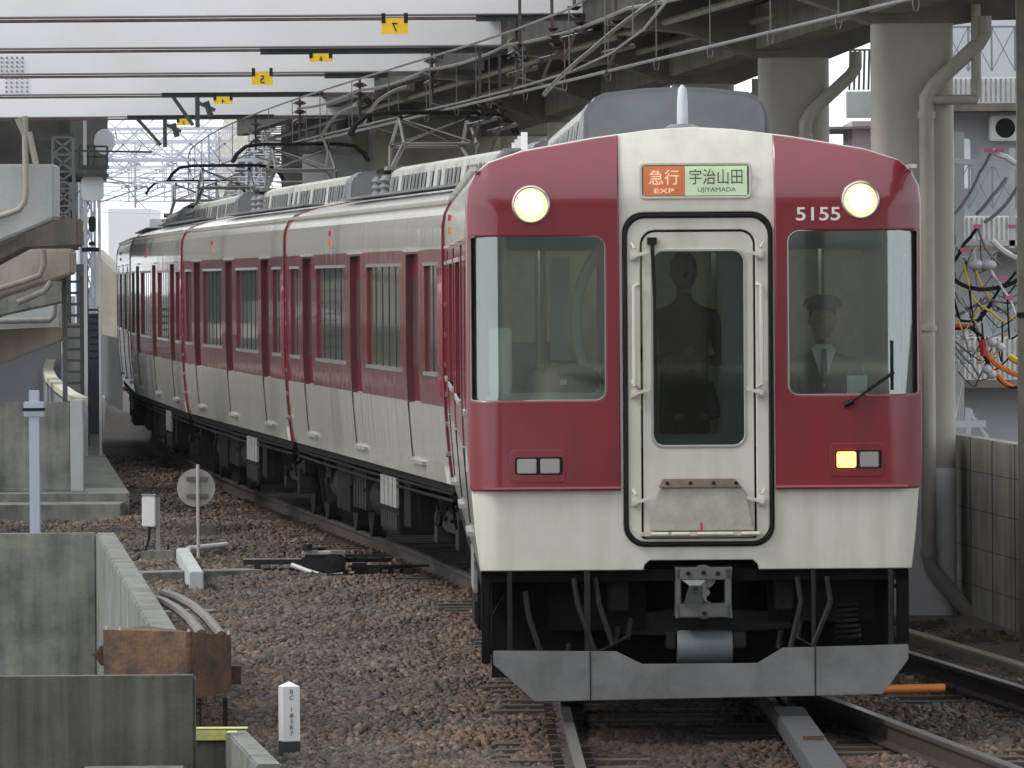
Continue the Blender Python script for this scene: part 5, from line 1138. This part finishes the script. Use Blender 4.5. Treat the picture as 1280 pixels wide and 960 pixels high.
for k in range(26):
    d0 = rnd.uniform(140, 180); x0_ = rnd.uniform(90, 330); y0_ = rnd.uniform(150, 250); a = at(x0_, y0_, d0); b_ = at(x0_+rnd.uniform(-90, 90), y0_+rnd.uniform(-12, 40), d0+rnd.uniform(20, 60)); dw.tube(droop([a, b_], 5, rnd.uniform(0, .3)), .012, 4)
for k in range(9): a = Vector((-12, 140+k*9, 4.6+.2*(k % 4))); dw.tube(droop([a, (2, 140+k*9, 4.6+.2*(k % 4))], 5, .15), .012, 4)
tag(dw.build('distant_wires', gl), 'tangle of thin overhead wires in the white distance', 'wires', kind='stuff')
bl = thing('distant_building', 'pale apartment block faint in the white distance beyond the train', 'building'); a = at(133, 0, 290).x; c = at(184, 0, 290).x
MB().box(a, c, 290, 300, -.2, at(0, 262, 290).z).build('wall', mat('pale_wall', (.7, .7, .72), .8), bl)
MB().box(at(184, 0, 291).x, at(206, 0, 291).x, 291, 300, -.2, at(0, 275, 291).z).build('annex', bluegr, bl)
lb_ = thing('distant_building', 'low beige roofed building at the left of the train tail', 'building'); a = at(112, 0, 210).x; c = at(140, 0, 210).x
MB().prism([(a, 0), (c+.6, 0), (c+.6, at(0, 370, 210).z), (c, at(0, 340, 210).z), (a, at(0, 312, 210).z)], 210, 216).build('wall', conct, lb_)
# ------------------------------------------------------------------ right side
cw_ = wallprism('block_wall', conbl, (3.76, 68.0), (4.5, 56.3), .15, -.2, 1.36, 'low concrete block wall behind the tracks at lower right', side=1)
m = MB(); dv = (Vector((4.5, 56.3))-Vector((3.76, 68.0)))
for k in range(1, 8):
    p = Vector((3.76, 68.0))+dv*(k/8); m.box(p.x-.006, p.x+.01, p.y-.006, p.y+.006, -.2, 1.355)
for z in (.12, .44, .76, 1.08):
    a = Vector((3.76, 68.0)); c = a+dv; n_ = Vector((dv.y, -dv.x)).normalized()*-.002; m.bar((a.x+n_.x, a.y+n_.y, z), (c.x+n_.x, c.y+n_.y, z), .007, .007)
jw = m.build('wall_joint', mat('joint_dark', (.10, .095, .085), .9), cw_)
cu_ = MB(); a = gnd(1120, 786, -.1); c = gnd(1300, 840, -.1); cu_.bar((a.x, a.y, -.15), (c.x, c.y, -.15), .12, .14); tag(cu_.build('track_kerb', conct, bev=.01), 'tan concrete kerb between the right hand ballast and the block wall', 'kerb')
m = MB(); a = gnd(1130, 785, -.15); c = gnd(1300, 835, -.15); m.add([(a.x-1, a.y+1, -.14), (a.x, a.y, -.14), (c.x, c.y, -.14), (c.x+4, c.y, -.14), (c.x+4, 75, -.14), (a.x-1, 75, -.14)], [(0,1,2,3,4,5)]); tag(m.build('pavement', concb, recalc=False), kind='structure')
ep = thing('steel_post', 'tall grey brown steel post at the right edge of the photograph', 'post', (at(1277, 500, 60).x+.02, 60, -.2)); MB().box(-.045, .06, -.05, .05, 0, 6.2).build('post', mat('post_brown', (.20, .18, .155), .7, noise=.3, nscale=6), ep); MB().box(-.055, .07, -.06, .06, .0, .06).box(-.052, .067, -.056, .056, 2.6, 2.64).build('post_band', gmetal, ep)
rb_ = thing('right_building', 'grey building with ribbed balconies and air conditioner behind the cable rack', 'building'); d = 120
a = at(1180, 0, d).x-.4; zt = 9
MB().box(a, a+5, d, d+5, -.2, zt).build('wall', bluegr, rb_)
for y0_, y1_ in ((103, 135), (275, 310), (425, 478)):
    m = MB(); z0 = at(0, y1_, d).z-.05; z1 = at(0, y0_, d).z-.05; x_ = a-.1
    par_ = MB().box(a-.1, a+5, d-1.0, d-.95, z0, z1).build('balcony_parapet', ribw, rb_)
    while x_ < a+2: m.box(x_, x_+.03, d-1.03, d-1.003, z0+.02, z1-.02); x_ += .075
    m.build('parapet_rib', lgrey, par_); MB().box(a-.12, a+5, d-1.05, d-.001, z0-.12, z0-.003).build('balcony_slab', concb, rb_)
for y0_, y1_ in ((45, 100), (215, 270), (365, 425)):
    m = MB(); z0 = at(0, y1_, d).z; z1 = at(0, y0_, d).z
    for k in range(5): x_ = a+.35*k+.35; m.bar((x_, d-1.1, z0), (x_, d-1.1, z1), .03); m.bar((x_, d-1.1, z0), (x_+.35, d-1.1, z1), .015); m.bar((x_+.35, d-1.1, z0), (x_, d-1.1, z1), .015)
    m.bar((a, d-1.1, z1), (a+3, d-1.1, z1), .03); m.build('scaffold_brace', mat('brace_grey', (.16, .18, .19), .5), rb_)
p = at(1255, 160, d-.5); acu = MB().box(p.x-.22, p.x+.3, d-.5, d-.2, p.z-.19, p.z+.19).build('air_conditioner', mat('ac_white', (.72, .72, .68), .5), rb_, bev=.02)
MB().tube([(p.x+.02, d-.51, p.z), (p.x+.02, d-.50, p.z)], .15, 24).build('fan_grille', gmetal, acu)
p = at(1205, 205, d-.5); MB().box(p.x-.3, p.x+.1, d-.5, d-.1, p.z-.38, p.z+.38).build('tank', mat('tank_white', (.72, .75, .78), .5), rb_, bev=.02)
ab = thing('apartment_building', 'pale building with a slatted balcony railing between the two beige columns', 'building'); d = 125; a = at(1057, 0, d).x
MB().box(a, a+1.2, d-.2, d+.1, at(0, 155, d).z, at(0, 122, d).z).build('balcony_parapet', concl, ab)
m = MB(); z0 = at(0, 120, d).z; z1 = at(0, 70, d).z
for k in range(8): x_ = a+.05+k*.075; m.bar((x_, d, z0), (x_+.02, d, z1), .035)
m.bar((a, d, z1), (a+1.2, d, z1), .03); m.build('railing', arm_m, ab)
MB().box(at(1066, 0, d).x, a+2, d+.5, d+4, -.2, at(0, 158, d).z).build('wall', mat('pinkish_wall', (.48, .40, .42), .7), ab); MB().box(at(1030, 0, d+2).x, a+2, d+.3, d+5, at(0, 168, d).z, at(0, 165, d).z).build('roof', lgrey, ab)
MB().box(a+.05, a+2, d+.2, d+4, at(0, 120, d).z-.4, at(0, 10, d).z).build('upper_wall', mat('white_wall', (.75, .75, .76), .7), ab) if False else None
# cable rack
rk = thing('cable_rack', 'pole top rack with white arms, insulators and red and yellow cables at right', 'cable rack'); d = 82
def seg(m, x0, y0, x1, y1, w, dd=0): m.bar(at(x0, y0, d+dd), at(x1, y1, d+dd), w)
m = MB(); seg(m, 1185, 200, 1275, 208, .055); seg(m, 1185, 302, 1275, 304, .06); seg(m, 1265, 185, 1265, 310, .06); m.build('cross_arm', mat('galvanised', (.62, .64, .66), .4, .3), rk)
m = MB(); seg(m, 1185, 530, 1232, 530, .07); seg(m, 1210, 510, 1210, 560, .06); seg(m, 1212, 515, 1238, 552, .035); seg(m, 1215, 512, 1204, 555, .03); m.build('pole_bracket', mat('galvanised', (.62, .64, .66), .4, .3), rk)
m = MB(); seg(m, 1199, 165, 1199, 560, .10, .6); seg(m, 1188, 322, 1245, 322, .14, .1); m.build('pole', mat('pole_pale', (.50, .52, .52), .6), rk)
def cable(P, r, mm): MB().tube(droop([at(x, y, d-.2-.05*random.random()) for x, y in P], 4, .015), r, 6).build('cable', mm, rk, smooth=True)
grc = mat('grey_cable', (.18, .18, .19), .5); wc = mat('white_cable', (.72, .70, .66), .5); pink = mat('pink_clamp', (.62, .16, .28), .5)
cable([(1238, 192), (1225, 215), (1210, 245), (1190, 270)], .018, grc); cable([(1258, 222), (1240, 245), (1220, 268)], .018, grc); cable([(1275, 228), (1255, 258), (1230, 278)], .018, grc)
cable([(1240, 188), (1258, 196), (1276, 206)], .03, wc); cable([(1222, 283), (1205, 305), (1190, 330)], .018, black); cable([(1222, 283), (1232, 310), (1250, 330)], .018, grc)
cable([(1190, 348), (1215, 360), (1245, 360), (1272, 350)], .022, black); cable([(1194, 365), (1205, 385), (1240, 375), (1272, 378)], .014, grc); cable([(1192, 395), (1212, 385), (1232, 372), (1262, 392)], .016, grc)
cable([(1218, 333), (1230, 362), (1248, 382), (1268, 400)], .014, yelc); cable([(1205, 330), (1215, 372), (1240, 390), (1258, 403)], .014, yelc); cable([(1236, 333), (1250, 355), (1262, 372), (1272, 398)], .014, wc)
cable([(1190, 410), (1212, 407), (1228, 420), (1232, 440)], .018, black); cable([(1192, 372), (1200, 400), (1222, 400), (1250, 360), (1270, 340)], .016, black)
cable([(1228, 432), (1240, 450), (1258, 462), (1276, 468)], .030, orangep); cable([(1234, 455), (1248, 470), (1262, 482), (1276, 484)], .026, orangep); cable([(1230, 440), (1240, 462), (1255, 480), (1272, 484)], .018, black)
cable([(1262, 445), (1276, 452)], .035, yelc); cable([(1188, 250), (1194, 300), (1190, 350)], .014, grc); cable([(1240, 300), (1262, 318), (1276, 322)], .03, wc)
cable([(1186, 420), (1200, 440), (1215, 455), (1225, 470)], .014, grc); cable([(1203, 476), (1198, 500), (1192, 530)], .008, wc)
rc = random.Random(11)
for k in range(30):
    x0_ = rc.uniform(1188, 1262); y0_ = rc.uniform(300, 440); x1_ = x0_+rc.uniform(-45, 60); x1_ = min(max(x1_, 1186), 1276); y1_ = y0_+rc.uniform(-25, 60)
    cable([(x0_, y0_), ((x0_+x1_)/2+rc.uniform(-8, 8), max(y0_, y1_)+rc.uniform(4, 26)), (x1_, y1_)], rc.uniform(.005, .011), rc.choice((black, grc, grc, wc, black, yelc)))
MB().tube([at(1190, 409, d-.2), at(1212, 408, d-.2), at(1222, 414, d-.2)], .028, 8).tube([at(1228, 425, d-.25), at(1230, 445, d-.25)], .04, 8).build('red_sleeve', redp, rk, smooth=True)
m = MB()
for x, y in ((1236, 188), (1250, 188), (1222, 283), (1266, 283), (1206, 312), (1262, 372), (1254, 348)): p = at(x, y, d-.3); m.box(p.x-.045, p.x+.045, p.y, p.y+.05, p.z-.02, p.z+.02)
m.build('clamp', pink, rk)
iw = MB()
for r_ in range(3):
    for c_ in range(4):
        p = at(1195+c_*10, 425+r_*15, d-.15)
        for k in range(2): iw.tube([(p.x, p.y, p.z+.03*k), (p.x, p.y, p.z+.03*k+.022)], [.04, .02], 8)
for x, y in ((1220, 331), (1235, 331)): p = at(x, y, d-.25); iw.sphere(p, .07, 10, 8, (1.3, 1, .8))
for x, y in ((1240, 428), (1250, 434), (1234, 462), (1240, 468)): p = at(x, y, d-.3); iw.sphere(p, .05, 10, 8)
iw.build('insulator', mat('grey_porcelain', (.50, .51, .53), .25), rk, smooth=True)
# blockage of light and closing of view at far right/left: none
# ------------------------------------------------------------------ haze
hz = bpy.data.materials.new('haze'); hz.use_nodes = True; t = hz.node_tree; t.nodes.clear(); o_ = t.nodes.new('ShaderNodeOutputMaterial'); v_ = t.nodes.new('ShaderNodeVolumePrincipled')
v_.inputs['Color'].default_value = (.9, .93, .97, 1); v_.inputs['Density'].default_value = .00010; v_.inputs['Anisotropy'].default_value = .2; t.links.new(v_.outputs[0], o_.inputs['Volume'])
HAZE = True
if HAZE:
    h = MB().box(-410, 410, -75, 815, GZ-3.8, 12).build('haze', hz); tag(h, 'pale daylight haze filling the air down the railway line', 'haze', kind='stuff')
